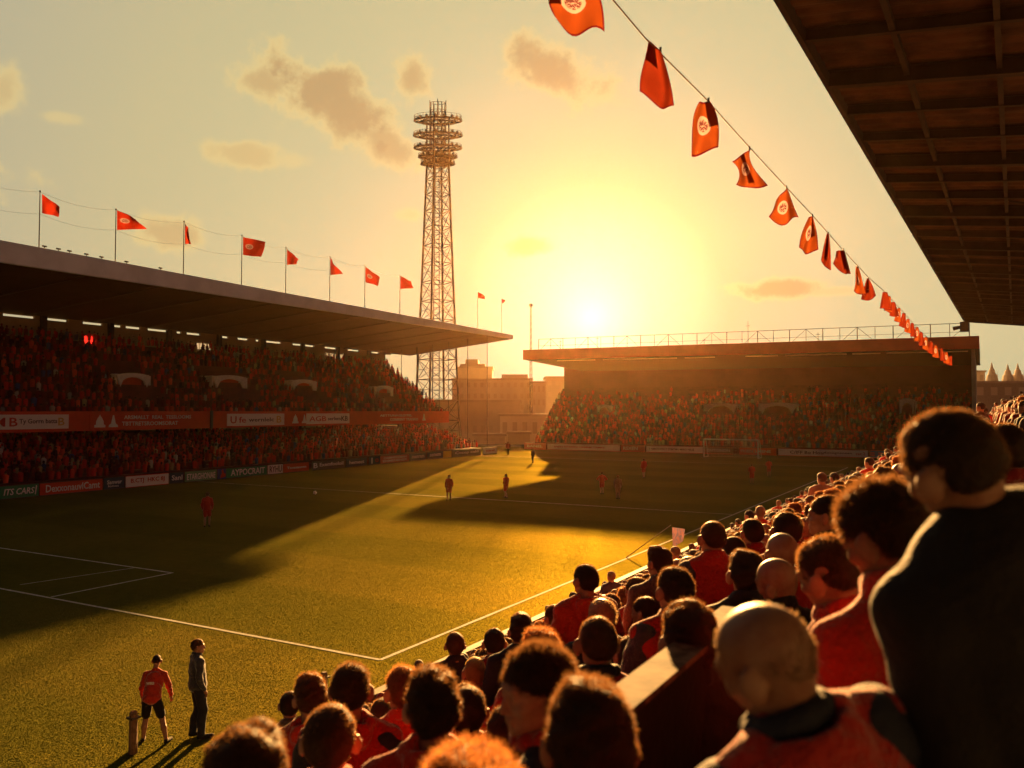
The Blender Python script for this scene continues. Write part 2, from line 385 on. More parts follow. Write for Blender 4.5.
# balcony front
mb = MB(); a, b, c, d = L(S0, TF, zf0), L(SU, TF, zf0), L(SU, TF, zf1), L(S0, TF, zf1)
off = NL * .25
mb.hexa([a, b, b + off, a + off, d, c, c + off, d + off]); bal = mb.build('balcony_front', M_ban, stand)
mb = MB(); mb.hexa([L(S0, TF + .26, zf0 + .1), L(SU, TF + .26, zf0 + .1), L(SU, TB, zt1 - 1.4), L(S0, TB, zt1 - 1.4), L(S0, TF + .26, zf0 + .5), L(SU, TF + .26, zf0 + .5), L(SU, TB, zt1 - .9), L(S0, TB, zt1 - .9)])
mb.build('tier_soffit', M_clad, stand)
# back wall with a row of slots under the roof
slots = [(-60, -35), (-22, -6), (3, 35), (41, 68), (83, 103), (110, 122), (126, 141), (148, 168), (177, 182), (187, 201), (217, 229), (238, 249), (256, 260), (265, 282), (293, 315), (325, 340), (348, 360), (370, 380), (391, 398)]
zw = Lt(200, 333, TB)[1]
def zroof_back(s_): return Zb_w
mb = MB(); ws = sorted([(Lt(a_, 316, TB)[0], Lt(b_, 316, TB)[0]) for a_, b_ in slots]); sl_h = .22
mb.hexa([L(S0, TB, -.05), L(SU, TB, -.05), L(SU, TB + .3, -.05), L(S0, TB + .3, -.05), L(S0, TB, Zb_w - sl_h), L(SU, TB, Zb_w - sl_h), L(SU, TB + .3, Zb_w - sl_h), L(S0, TB + .3, Zb_w - sl_h)])
cur = S0
for a_, b_ in ws + [(SU, SU)]:
    if a_ - cur > .05: mb.hexa([L(cur, TB, Zb_w - sl_h + .002), L(a_, TB, Zb_w - sl_h + .002), L(a_, TB + .3, Zb_w - sl_h + .002), L(cur, TB + .3, Zb_w - sl_h + .002), L(cur, TB, Zb_w + .3), L(a_, TB, Zb_w + .3), L(a_, TB + .3, Zb_w + .3), L(cur, TB + .3, Zb_w + .3)])
    cur = max(cur, b_)
mb.build('back_wall', mat('beige_wall', (.42, .33, .22), .85, var=.3, vscale=.3), stand)
s_ = S0 + 2
while s_ < SU:
    mb = MB(); mb.box((0, 0, 0), (.5, .45, 1)); vs = [L(s_ + x * 1, TB - .5 + y, zt1 - .6 + z * (Zb_w - zt1 + .7)) for x, y, z in mb.v]; mb.v = [tuple(v) for v in vs]
    mb.build('column', M_dark, stand); s_ += 7.5
# small lit window groups in the back wall
for a_, b_, py in ((325, 345, 356), (196, 211, 346)):
    sa, z_ = Lt(a_, py - 3, TB - .02); sb, _ = Lt(b_, py, TB - .02); m_ = 4
    for i in range(m_):
        x0 = sa + (sb - sa) * i / m_; x1 = x0 + (sb - sa) / m_ * .7
        MB().hexa([L(x0, TB - .08, z_ - .7), L(x1, TB - .08, z_ - .7), L(x1, TB - .01, z_ - .7), L(x0, TB - .01, z_ - .7), L(x0, TB - .08, z_), L(x1, TB - .08, z_), L(x1, TB - .01, z_), L(x0, TB - .01, z_)]).build('window', mat('lit_window', (.5, .4, .25), .4, emit=((1, .62, .28), .12)), stand)
# roof: a slab that hangs over the tiers, pale front edge, sloping underside
FH = Lt(0, 240, 1.0)[1] - Lt(0, 262, 1.0)[1]
zr0 = Lt(0, 262, 1.0)[1]; zr1 = Lt(513, 339, 1.0)[1]
def roofpt(s_, t_, top):
    k = (s_ - 0) / (SR - 0); zbot = zr0 + (zr1 - zr0) * k; u = (t_ - 1.0) / (TB + .6 - 1.0)
    z_ = zbot * (1 - u) + (Zb_w + .05) * u
    if top: z_ = max(z_, zbot * (1 - u) + (Zb_w + .05) * u) + (.6 if u > .001 else FHs(k))
    return L(s_, t_, z_)
def FHs(k): return FH * (1 - .62 * max(0, min(1, k)))
mb = MB(); ns = 12; ts = [1.35, 8, 16, TB + .6]
for i in range(ns):
    sa = S0 + (SR - S0) * i / ns; sb = S0 + (SR - S0) * (i + 1) / ns
    for j in range(3):
        mb.hexa([roofpt(sa, ts[j], 0), roofpt(sb, ts[j], 0), roofpt(sb, ts[j + 1], 0), roofpt(sa, ts[j + 1], 0), roofpt(sa, ts[j], 1), roofpt(sb, ts[j], 1), roofpt(sb, ts[j + 1], 1), roofpt(sa, ts[j + 1], 1)])
mb.build('roof', M_clad, stand)
mb = MB()
for i in range(1):
    A0, B0 = roofpt(S0, 1.0, 0), roofpt(SR, 1.0, 0)
    kA = S0 / SR; A1 = A0 + UPZ * (FH * (1 - .62 * kA)); B1 = B0 + UPZ * FHs(1); n_ = NL * .34
    mb.hexa([A0, B0, B0 + n_, A0 + n_, A1, B1, B1 + n_, A1 + n_])
rf = mb.build('roof_fascia', M_fascia, stand)
# ribs under the roof
for i in range(14):
    s_ = S0 + (SU - S0) * (i + .5) / 14; mb = MB(); mb.beam(roofpt(s_, 1.4, 0) - UPZ * .06, roofpt(s_, TB, 0) - UPZ * .06, .14, .10); mb.build('roof_beam', M_dark, stand)
# little lamps along the top edge of the roof
for px_, py_ in ((45, 247), (59, 249), (70, 251), (87, 252), (102, 258), (127, 261), (161, 268)):
    s_, z_ = Lt(px_, py_, 1.1); b_ = roofpt(s_, 1.17, 0) + UPZ * FHs(s_ / SR); mb = MB(); mb.tube(b_, b_ + UPZ * .22, .03); mb.tube(b_ + UPZ * .2 - DL * .16, b_ + UPZ * .2 + DL * .16, .07); mb.build('roof_lamp', M_dark, stand)
# framed glass added across the open end to keep sun off the pitch
M_glass = bpy.data.materials.new('screen_glass'); M_glass.use_nodes = True; _p = M_glass.node_tree.nodes['Principled BSDF']; _p.inputs['Transmission Weight'].default_value = 1; _p.inputs['Roughness'].default_value = 0; _p.inputs['IOR'].default_value = 1.3; _p.inputs['Base Color'].default_value = (1, .96, .88, 1)
def prof_z(t_): return (zt0 + (zt1 - zt0) * (t_ - TF) / (TB - TF)) if t_ > TF else zf1
gs = SU - .15; tt_ = [1.2, 4.6, TF] + [TF + (TB - TF - .3) * i / 4 for i in range(1, 5)]
for k in range(len(tt_) - 1):
    ta, tb2 = tt_[k], tt_[k + 1]
    def q_(ds): return [L(gs + ds, ta + .06, (prof_z(ta) + .05) if ta > TF - .1 else 1.5 + ta * .35), L(gs + ds, tb2 - .06, (prof_z(tb2) + .05) if ta > TF - .1 else 1.5 + tb2 * .35), L(gs + ds, tb2 - .06, roofpt(gs, tb2, 0).z - .05), L(gs + ds, ta + .06, roofpt(gs, ta, 0).z - .05)]
    MB().hexa(q_(0) + q_(.02)).build('glass_screen', M_glass, stand)
mb = MB()
for ta in tt_[:-1]: MB().beam(L(gs, ta, prof_z(ta) if ta >= TF else .5 + ta * .35), L(gs, ta, roofpt(gs, ta, 0).z), .06, .06, up=NL).build('screen_frame', M_steel, stand)
# entrances: white portals in the upper tier
def portal(fr, w_, h_, dep, label, depth_dir, along, base, group):
    p = empty('stair_portal', base); tag(p, label, 'portal', group)
    mb = MB(); n_ = 10; out_ = []; inn = []
    for i in range(n_ + 1):
        x = -w_ / 2 + w_ * i / n_; top = h_ * (1 - .18 * abs(2 * i / n_ - 1) ** 2)
        out_.append((x, top)); xi = x * .78; inn.append((xi, (h_ * .70) * math.sqrt(max(0, 1 - (2 * i / n_ - 1) ** 2)) ** .8))
    for i in range(n_):
        q = []
        for dd in (0, .25):
            for (x, z) in (inn[i], inn[i + 1], out_[i + 1], out_[i]): q.append(base + along * x + UPZ * z + depth_dir * dd)
        mb.hexa(q)
    for sg in (-1, 1):
        mb.hexa([base + along * (sg * w_ / 2) + depth_dir * a_ + UPZ * z + along * b_ for z in (0, h_ * .82) for a_, b_ in ((.26, 0), (dep, 0), (dep, .2), (.26, .2))])
    mb.hexa([base + along * a_ + depth_dir * b_ + UPZ * z for z in (h_ * .82, h_ * .9) for a_, b_ in ((-w_ / 2, .26), (w_ / 2, .26), (w_ / 2, dep), (-w_ / 2, dep))])
    mb.build('surround', M_white, p)
    MB().hexa([base + along * a_ + depth_dir * b_ + UPZ * z for z in (0, h_ * .72) for a_, b_ in ((-w_ * .4, dep * .35), (w_ * .4, dep * .35), (w_ * .4, dep * .36 + .1), (-w_ * .4, dep * .36 + .1))]).build('red_screen', M_ban if depth_dir == NL else M_terr, p)
    return p
slope = (zt1 - zt0) / (TB - TF - .2)
PORT = []
plabs = ['white arched stair portal in the upper tier above the two tower emblems', 'white arched stair portal in the upper tier, second from the scoreboard end', 'white arched stair portal in the upper tier above the second white panel pair', 'faint white portal nearest the open end of the upper tier']
for k, (px_, py_, wpx) in enumerate(((134, 387, 34), (231, 388, 34), (305, 391, 25), (385, 396, 18))):
    # find t where the terrace floor meets the ray
    best = min((abs(Lt(px_, py_, t_)[1] - (zt0 + (t_ - TF) * slope)), t_) for t_ in np.arange(TF + .5, TB - 1, .05)); t_ = best[1]; s_, z_ = Lt(px_, py_, t_)
    sw = abs(Lt(px_ + wpx / 2, py_, t_)[0] - Lt(px_ - wpx / 2, py_, t_)[0]); hh = Lt(px_, py_ - 14 + k * 1.2, t_)[1] - z_ 
    PORT.append((s_, t_, sw)); portal(None, sw, max(1.2, hh), 2.6, plabs[k], NL, DL, L(s_, t_, z_), 'portals of the two-tier stand')
# scoreboard
s_, z_ = Lt(90, 340, TB - .9); sb_ = empty('scoreboard', L(s_, TB - .9, z_ - .5)); tag(sb_, 'small scoreboard glowing red under the back of the stand roof', 'scoreboard')
def onL(s0, s1, t_, z0, z1, dt=.1): return MB().hexa([L(s0, t_, z0), L(s1, t_, z0), L(s1, t_ + dt, z0), L(s0, t_ + dt, z0), L(s0, t_, z1), L(s1, t_, z1), L(s1, t_ + dt, z1), L(s0, t_ + dt, z1)])
onL(s_ - .75, s_ + .75, TB - .9, z_ - .45, z_ + .45, .2).build('housing', M_dark, sb_)
scr = onL(s_ - .68, s_ + .68, TB - .94, z_ - .38, z_ + .38, .035).build('screen', mat('led_red', (.3, .01, .01), .5, emit=((1, .02, .01), .5)), sb_)
for k in (-1, 1): onL(s_ + k * 2.6 - .5, s_ + k * 2.6 + .5, TB - .7, z_ - .5, z_ + .3, .3).build('speaker_box', M_dark, sb_)
# crowds
pl = []
def fill(s0, s1, ta, za, tb_, zb_, step_t=.85, gap=.6, skip=.06):
    out = []; n_ = int((tb_ - ta) / step_t)
    for i in range(n_):
        t_ = ta + (tb_ - ta) * (i + .5) / n_; z_ = za + (zb_ - za) * (i + .5) / n_; s_ = s0 + nr.random() * .5
        while s_ < s1:
            if nr.random() > skip and not any(abs(s_ - a_) < w_ / 2 + .3 and -2.3 < t_ - b_ < 2.7 for a_, b_, w_ in PORT): p = L(s_ + nr.normal(0, .08), t_ + nr.normal(0, .06), z_); out.append(tuple(p))
            s_ += gap
    return out
yawL = math.atan2(-NL.y, -NL.x) + math.pi / 2
top_ = TF + (TB - TF) * .96
crowd('crowd', 'dense mass of fans in red filling the upper tier behind the red balcony front', fill(S0, SU - .3, TF + .5, zt0 - .05, top_, zt0 + (top_ - TF) * slope, skip=.05), yawL)
crowd('crowd', 'dense mass of fans in red filling the lower tier below the red balcony front', fill(S0, S1 - 2.2, 1.8, .5, TF + 6, 4.25, skip=.05), yawL)

# adverts on the balcony front
def sign(name, label, cat, quadf, m, group=None):
    return None
def panelL(px0, px1, py0, py1, t_, m, name, label, cat, texts=(), base=None, th=.06, group=None):
    s0, z1 = Lt(px0, py0, t_); s1, z0 = Lt(px1, py1, t_)
    if base is not None: z0, z1 = base
    p = empty(name, L((s0 + s1) / 2, t_, z0)); tag(p, label, cat, group)
    onL(s0, s1, t_, z0, z1, th).build('panel', m, p)
    for (txt, fx, fy, fw, fh, tm) in texts:
        text_obj(txt, tm, p, L(s0 + (s1 - s0) * fx, t_ - .004, z0 + (z1 - z0) * fy), DL, UPZ, (z1 - z0) * fh, (s1 - s0) * fw, bold=.012)
    return p, s0, s1, z0, z1
def emblem(parent, s_, z_, t_, h_, kind, m):
    mb = MB(); ppts = {'tower': [(-.45, -.5), (.45, -.5), (.4, -.32), (.22, -.2), (.14, .15), (.05, .5), (-.05, .5), (-.14, .15), (-.22, -.2), (-.4, -.32)],
                       'dome': [(-.5, -.5), (.5, -.5), (.5, -.3), (.36, -.28), (.34, .0), (.18, .3), (.06, .42), (0, .55), (-.06, .42), (-.18, .3), (-.34, 0), (-.36, -.28), (-.5, -.3)]}[kind]
    n_ = len(ppts); f_ = [L(s_ + x * h_, t_, z_ + y * h_) for x, y in ppts]; b_ = [p + NL * .02 for p in f_]
    mb.poly([f_, b_]); return mb.build('emblem', m, parent)
t_ = TF - .07
bz = lambda f0, f1: (zf0 + (zf1 - zf0) * f0, zf0 + (zf1 - zf0) * f1)
panelL(-40, 76, 0, 0, t_, M_pink, 'advert_board', 'long pale advert panel at the near end of the red balcony front, dark letters', 'advert', (('M', .38, .5, .10, .6, M_rink), ('B', .50, .5, .07, .6, M_rink), ('Ty Gorrn batts', .72, .5, .34, .42, M_ink), ('B', .93, .5, .06, .55, M_gold)), bz(.15, .84))
# px ranges in y are ignored because base is given
p = empty('advert_banner', L(Lt(100, 422, t_)[0], t_, zf0)); tag(p, 'two tower emblems and two lines of white letters on the red balcony front', 'advert')
MB().hexa([L(Lt(90, 422, t_)[0], t_, bz(.08, .9)[0]), L(Lt(206, 422, t_)[0], t_, bz(.08, .9)[0]), L(Lt(206, 422, t_)[0], t_ + .05, bz(.08, .9)[0]), L(Lt(90, 422, t_)[0], t_ + .05, bz(.08, .9)[0]),
           L(Lt(90, 422, t_)[0], t_, bz(.08, .9)[1]), L(Lt(206, 422, t_)[0], t_, bz(.08, .9)[1]), L(Lt(206, 422, t_)[0], t_ + .05, bz(.08, .9)[1]), L(Lt(90, 422, t_)[0], t_ + .05, bz(.08, .9)[1])]).build('panel', M_ban, p)
hf = zf1 - zf0; te = t_ - .03
emblem(p, Lt(100, 422, te)[0], zf0 + hf * .48, te, hf * .62, 'dome', M_wink); emblem(p, Lt(113.5, 422, te)[0], zf0 + hf * .48, te, hf * .62, 'tower', M_wink)
def tline(parent, txt, pxa, pxb, fy, fh, m, tt): 
    sa, sb = Lt(pxa, 420, tt)[0], Lt(pxb, 420, tt)[0]; text_obj(txt, m, parent, L((sa + sb) / 2, tt, zf0 + hf * fy), DL, UPZ, hf * fh, sb - sa, bold=.015)
tline(p, 'ARSMALLT  REAL  TESSLOOMS', 124, 191, .68, .2, M_wink, te); tline(p, 'TBTTRETSROOMSORAT', 122, 178, .34, .22, M_wink, te)
onL(Lt(210.5, 420, t_)[0], Lt(213, 420, t_)[0], t_ - .06, zf0 - .05, zf1 + .05, .12)
q = onL(Lt(210.3, 420, t_)[0], Lt(212.8, 420, t_)[0], t_ - .06, zf0 - .05, zf1 + .05, .12).build('balcony_post', M_dark, stand)
panelL(232, 288, 0, 0, t_, M_pink, 'advert_board', 'pale advert panel with a red crest and grey letters, right after the dark balcony post', 'advert', (('U', .10, .5, .10, .6, M_rink), ('fe', .25, .5, .12, .5, M_rink), ('wernlelc', .58, .5, .45, .34, M_ink), ('B', .90, .5, .09, .6, M_gold)), bz(.1, .84))
p = empty('advert_emblem', L(Lt(296, 422, te)[0], te, zf0)); tag(p, 'two small white emblems between two pale panels on the balcony front', 'emblem')
emblem(p, Lt(295.5, 422, te)[0], zf0 + hf * .48, te, hf * .58, 'dome', M_wink); emblem(p, Lt(304.5, 422, te)[0], zf0 + hf * .48, te, hf * .58, 'tower', M_wink)
panelL(310, 352, 0, 0, t_, M_pink, 'advert_board', 'pale advert panel with round red crest letters, last pale panel before the open end', 'advert', (('AGB', .25, .5, .38, .5, M_rink), ('serlem', .63, .5, .3, .34, M_ink), ('KB', .88, .5, .16, .5, M_ink)), bz(.12, .84))
p = empty('advert_banner', L(Lt(400, 422, te)[0], te, zf0)); tag(p, 'faint white letters and one emblem at the open end of the balcony front', 'advert')
tline(p, 'AETTUNAGLDTEL', 380, 412, .66, .16, M_wink, te); tline(p, 'CONRENT TRANRO', 390, 418, .34, .2, M_wink, te)
emblem(p, Lt(424, 422, te)[0], zf0 + hf * .5, te, hf * .55, 'tower', M_wink)

# perimeter boards along the far touchline
BH = .95
boards = [(-70, 39.5, M_ban2, 'green pitchside board with slanted white letters, nearest the near corner', (('ITS CARS', .80, .5, .30, .42, M_wink), ('I', .965, .5, .02, .6, M_wink))),
 (40, 103, M_ban, 'red pitchside board with bold white letters', (('DexxonauvlCamt', .52, .5, .86, .5, M_wink),)),
 (104, 125, M_navy, 'small navy pitchside board between the bold red board and a pale one', (('Sanwar', .5, .6, .7, .3, M_wink), ('lonos', .45, .25, .5, .15, M_wink))),
 (126, 169, M_pink, 'pale pitchside board with a red rim and dark letters', (('B.CTJ  HKC 8J', .5, .5, .78, .42, M_rink),)),
 (170, 184, M_navy, 'small navy pitchside board beside the pale green one', (('Sanl', .5, .5, .75, .4, M_wink),)),
 (185, 217, mat('board_pale_green', (.14, .30, .16), .6), 'pale green pitchside board with cream letters', (('ETARGHONAE', .5, .45, .88, .5, M_pink),)),
 (226.5, 267, M_ban2, 'dark green pitchside board with tall white letters', (('AYPOCRAIT', .52, .5, .84, .55, M_wink),)),
 (268, 283, M_pink, 'small off-white pitchside board with grey letters', (('RYHU', .5, .5, .8, .6, M_ink),)),
 (283.5, 309, M_ban, 'small red pitchside board with one thin line of letters', (('Tscesaucm', .5, .5, .75, .22, M_wink),)),
 (312, 345, mat('board_brown', (.12, .10, .08), .6), 'brown pitchside board with a white rim and white letters', (('Exemfooloil', .58, .55, .72, .35, M_wink), ('B', .1, .5, .12, .5, M_pink))),
 (346, 367, M_navy, 'navy pitchside board with small white letters', (('hemect', .5, .5, .7, .35, M_wink),)),
 (369, 380, M_navy, 'tiny navy pitchside board with a red and a green patch', (('I', .25, .5, .1, .6, M_pink), ('o', .7, .5, .3, .4, M_rink))),
 (380.5, 409, mat('board_rose', (.55, .16, .12), .6), 'rose pitchside board with two pale lines', (('CAMNOLEBAN', .5, .68, .8, .22, M_wink), ('ENMENENER', .5, .3, .85, .22, M_wink))),
 (410, 426, M_navy, 'dark pitchside board with a short white word beside the rose board', (('menrem', .5, .5, .75, .3, M_wink),)),
 (427, 443, M_navy, 'dark pitchside board with a slanted white word beside the yellow board', (('aenem', .5, .55, .7, .3, M_wink),)),
 (443.5, 451.5, M_yel, 'small yellow pitchside board', ()),
 (452, 481, mat('board_olive', (.13, .14, .08), .6), 'olive pitchside board with white letters beyond the yellow one', (('Cocop cold', .5, .5, .8, .4, M_wink),)),
 (483, 497, M_pink, 'off-white pitchside board closing the far end of the row', (('merel', .5, .5, .6, .3, M_rink),))]
for (a_, b_, m_, lab, tx) in boards:
    s0, s1 = Lt(a_, 470, 0)[0], Lt(b_, 470, 0)[0]
    p = empty('pitchside_board', L((s0 + s1) / 2, 0, 0)); tag(p, lab, 'advert board', 'boards along the far touchline')
    onL(s0 + .03, s1 - .03, 0, .06, BH, .07).build('panel', m_, p)
    fr_ = MB(); 
    for z_ in (.03, BH + .002): fr_.beam(L(s0 + .03, .03, z_), L(s1 - .03, .03, z_), .1, .05)
    fr_.build('frame', M_redf if 'red rim' in lab else M_dark, p)
    for (txt, fx, fy, fw, fh, tm) in tx: text_obj(txt, tm, p, L(s0 + (s1 - s0) * fx, -.012, .06 + (BH - .06) * fy), DL, UPZ, BH * fh * 1.15, (s1 - s0) * fw, bold=.012, shear=.2 if 'slanted' in lab else 0)
s0, s1 = Lt(218, 470, 0)[0], Lt(226, 470, 0)[0]
p = empty('pitchside_board', L((s0 + s1) / 2, 0, 0)); tag(p, 'small blue pitchside board with an orange figure shape on it', 'advert board', 'boards along the far touchline')
onL(s0, s1, 0, .03, BH, .07).build('panel', mat('board_blue', (.05, .08, .25), .6), p); mb = MB()
f_ = [L(s0 + (s1 - s0) * x, -.03, BH * y) for x, y in ((.3, .1), (.95, .25), (.9, .55), (.75, .5), (.6, .95), (.45, .85), (.5, .55), (.35, .4))]; mb.poly([f_, [q + NL * .025 for q in f_]]); mb.build('emblem', M_ban, p)

# flagpoles on the roof of the long stand
M_flag = mat('flag_red', (.45, .05, .02), .8, trans=.5, tcol=(.9, .10, .02, 1))
M_flagm = mat('flag_mark', (.75, .5, .4), .8, trans=.3)
M_pole = mat('pole_grey', (.35, .30, .25), .5)
def pxquad_mesh(corner, plane_pt, plane_n, nu=9, nv=7, amp=.10, seed=0, th=None):
    """cloth through four pixel corners on a plane: TL, TR, BR, BL; ripples out of the plane"""
    C = [onplane(x, y, plane_pt, plane_n) for x, y in corner]; vs = []; uv = []; r_ = random.Random(seed); ph = r_.random() * 6; ph2 = r_.random() * 6
    for j in range(nv):
        for i in range(nu):
            u, v = i / (nu - 1), j / (nv - 1)
            p = (C[0] * (1 - u) + C[1] * u) * (1 - v) + (C[3] * (1 - u) + C[2] * u) * v
            k = math.sin(u * 7 + ph + v * 2.2) * .6 + math.sin(u * 3.1 - v * 4 + ph2) * .5
            wdt = (C[1] - C[0]).length + (C[2] - C[3]).length
            p = p + plane_n * (k * amp * u ** .6 if th is None else k * amp * (.25 + v)) + UPZ * (math.sin(u * 5 + ph2) * amp * .18 * (u if th is None else v))
            vs.append(tuple(p)); uv.append((u, 1 - v))
    fs = [(j * nu + i, j * nu + i + 1, (j + 1) * nu + i + 1, (j + 1) * nu + i) for j in range(nv - 1) for i in range(nu - 1)]
    me = bpy.data.meshes.new('cloth'); me.from_pydata(vs, [], fs); me.update(); ul = me.uv_layers.new(name='uv')
    for l in me.loops: ul.data[l.index].uv = uv[l.vertex_index]
    me.polygons.foreach_set('use_smooth', [True] * len(me.polygons)); return me
def cloth_mat(name, base, mark, cx, cy, r, rim, kind):
    m = bpy.data.materials.new(name); m.use_nodes = True; n = NT(m.node_tree); n.N.clear()
    uv = n.new('ShaderNodeUVMap'); tco = n.new('ShaderNodeTexCoord').outputs['Object']
    sp = n.new('ShaderNodeSeparateXYZ'); n.L.new(uv.outputs[0], sp.inputs[0])
    dx = n.m('SUBTRACT', sp.outputs[0], cx); dy = n.m('MULTIPLY', n.m('SUBTRACT', sp.outputs[1], cy), 1.25)
    d = n.m('SQRT', n.m('ADD', n.m('MULTIPLY', dx, dx), n.m('MULTIPLY', dy, dy)))
    nz = n.noise(uv.outputs[0], 16, 3, .7)
    disc = n.mr(d, r, r * .96); inner = n.m('MULTIPLY', n.mr(d, r * .72, r * .6), n.mr(nz, .44, .50))
    c = n.mix(n.mr(n.noise(tco, 3, 3), .3, .7), (*base, 1), (*[x * .8 for x in base], 1))
    c = n.mix(n.m('MULTIPLY', disc, mark), c, (.42, .38, .36, 1)); c = n.mix(n.m('MULTIPLY', inner, mark), c, (.12, .05, .05, 1))
    if rim:
        ex = n.m('MAXIMUM', n.m('ABSOLUTE', n.m('SUBTRACT', sp.outputs[0], .5)), n.m('ABSOLUTE', n.m('SUBTRACT', sp.outputs[1], .5)))
        c = n.mix(n.m('GREATER_THAN', ex, .465), c, (.10, .01, .01, 1))
    df = n.new('ShaderNodeBsdfDiffuse'); tr = n.new('ShaderNodeBsdfTranslucent'); n.L.new(c, df.inputs[0]); n.L.new(n.mix(1, c, (1.0, .75, .85, 1), 'MULTIPLY'), tr.inputs[0])
    mx = n.new('ShaderNodeMixShader'); mx.inputs[0].default_value = .5; n.L.new(df.outputs[0], mx.inputs[1]); n.L.new(tr.outputs[0], mx.inputs[2])
    o = n.new('ShaderNodeOutputMaterial'); n.L.new(mx.outputs[0], o.inputs[0]); return m
M_rflag = cloth_mat('roof_flag_plain', (.40, .035, .012), 0, .3, .5, .2, 0, 0)
M_rflag2 = cloth_mat('roof_flag_marked', (.40, .035, .012), .8, .3, .52, .19, 0, 0)
poles = [(40, 192, ((42, 194), (60, 207), (59, 217), (42, 213)), 0, 'red flag drooping on the first roof flagpole from the near end of the stand'),
 (116, 210, ((117, 210), (137, 219), (146, 229), (117, 230)), 1, 'long pointed red flag with a pale crest on the roof of the two-tier stand'),
 (184, 222, ((185, 223), (189, 229), (191, 244), (185, 244)), 0, 'red flag hanging almost closed against its roof flagpole'),
 (242, 236, ((243, 237), (266, 242), (261, 257), (243, 255)), 1, 'broad red flag with a pale crest blown out flat on the stand roof'),
 (286, 248, ((287, 249), (299, 259), (296, 264), (287, 265)), 0, 'small rounded red flag on the fifth flagpole of the stand roof'),
 (330, 257, ((330.5, 258), (335, 266), (343, 274), (330.5, 275)), 0, 'red flag slumping into a point on the stand roof'),
 (365, 266, ((365.5, 267), (380, 277), (378, 286), (365.5, 282)), 1, 'red flag with a round pale mark near the floodlight tower'),
 (400, 276, ((400.5, 276), (411, 281), (413, 288), (400.5, 289)), 0, 'faded red and grey flag beside the floodlight tower'),
 (477.5, 292, ((478, 292), (486, 296), (484, 299), (478, 298)), 0, 'thin faded pennant on the roof flagpole beyond the floodlight tower'),
 (501.5, 299, ((502, 299), (504.5, 300), (504, 303), (502, 303)), 0, 'tiny flag on the last roof flagpole at the open end')]
for i, (px_, py_, qd, mk, lab) in enumerate(poles):
    s_, zt = Lt(px_, py_, 1.15); b_ = roofpt(s_, 1.0, 0) + UPZ * (FH * (1 - .62 * max(0, s_ / SR)) if s_ < 0 else FHs(s_ / SR)) + NL * .15
    p = empty('flagpole', b_); tag(p, lab, 'flag', 'flags on the roof of the long stand')
    tp = L(s_, 1.15, zt); rr = .045
    MB().tube(b_, tp, rr, rr * .7, 6).tube(tp, tp + UPZ * .12, .07, .05).build('pole', M_pole, p)
    me = pxquad_mesh(qd, tp, NL, amp=.16, seed=i); me.materials.append(M_rflag2 if mk else M_rflag); link('flag', me, p)
# wires strung between the pole tops
def cable(pts, label, r_=.009, name='overhead_cable', m=None):
    cu = MB(); 
    for a_, b_ in zip(pts[:-1], pts[1:]):
        n_ = 6
        for i in range(n_):
            q0 = a_.lerp(b_, i / n_) - UPZ * (.35 * 4 * (i / n_) * (1 - i / n_)); q1 = a_.lerp(b_, (i + 1) / n_) - UPZ * (.35 * 4 * ((i + 1) / n_) * (1 - (i + 1) / n_)); cu.tube(q0, q1, r_, n=4)
    return tag(cu.build(name, m or M_pole), label, 'cable')
tops = [L(Lt(x, y, 1.15)[0], 1.15, Lt(x, y, 1.15)[1]) for x, y in ((-60, 170), (40, 192), (116, 210), (184, 222), (242, 236), (286, 248), (330, 257), (365, 266), (400, 276))]
cable(tops, 'thin wire linking the tips of the roof flagpoles')
tops = [L(Lt(x, y, 1.15)[0], 1.15, Lt(x, y, 1.15)[1]) for x, y in ((-60, 193), (40, 214), (116, 230), (184, 244), (242, 254), (286, 262), (330, 270))]
cable(tops, 'thin wire halfway up the roof flagpoles')

# ---------------------------------------------------------------- floodlight tower
TD = 175.0; tbase = at(437, 420, TD); tbase.z = 0; ztop = at(436, 104, TD).z
def tz(py): return at(436, py, TD).z
k_ = TD / F
tw = empty('floodlight_tower', tbase); tag(tw, 'tall lattice floodlight tower with five stacked ring platforms of lamps', 'floodlight tower')
hw0, hw1 = 22 * k_, 10.3 * k_          # half widths at the ground and at the head
zneck = tz(166); CR = [(1, 1), (1, -1), (-1, -1), (-1, 1)]; ca, sa_ = math.cos(.55), math.sin(.55)
def tc_(i, z_, f=1.):
    h_ = (hw0 + (hw1 - hw0) * min(1, (z_ / zneck)) ** .85) * f; x, y = CR[i % 4]; x *= h_ * .80; y *= h_ * .80
    return tbase + RT * (x * ca - y * sa_) + V * (x * sa_ + y * ca) + UPZ * z_
NLV = 15
zl = [zneck * (1 - (1 - i / NLV) ** 1.12) for i in range(NLV + 1)]
for i in range(4):
    mb = MB()
    for a_, b_ in zip(zl[:-1], zl[1:]): mb.tube(tc_(i, a_), tc_(i, b_), .24, .22, 6)
    mb.tube(tc_(i, zneck), tc_(i, ztop - 3), .2, .15, 6); mb.build('leg', M_steel, tw)
for i in range(4):
    mb = MB()
    for a_, b_ in zip(zl[:-1], zl[1:]):
        mb.tube(tc_(i, b_), tc_(i + 1, b_), .11, n=4, cap=False)
        m0 = tc_(i, (a_ + b_) / 2).lerp(tc_(i + 1, (a_ + b_) / 2), .5)
        for q in (tc_(i, a_), tc_(i + 1, a_), tc_(i, b_), tc_(i + 1, b_)): mb.tube(q, m0, .075, n=4, cap=False)
        mb.tube(tc_(i, (a_ + b_) / 2), tc_(i + 1, (a_ + b_) / 2), .05, n=4, cap=False)
    mb.build('lattice_bracing', M_steel, tw)
mb = MB()
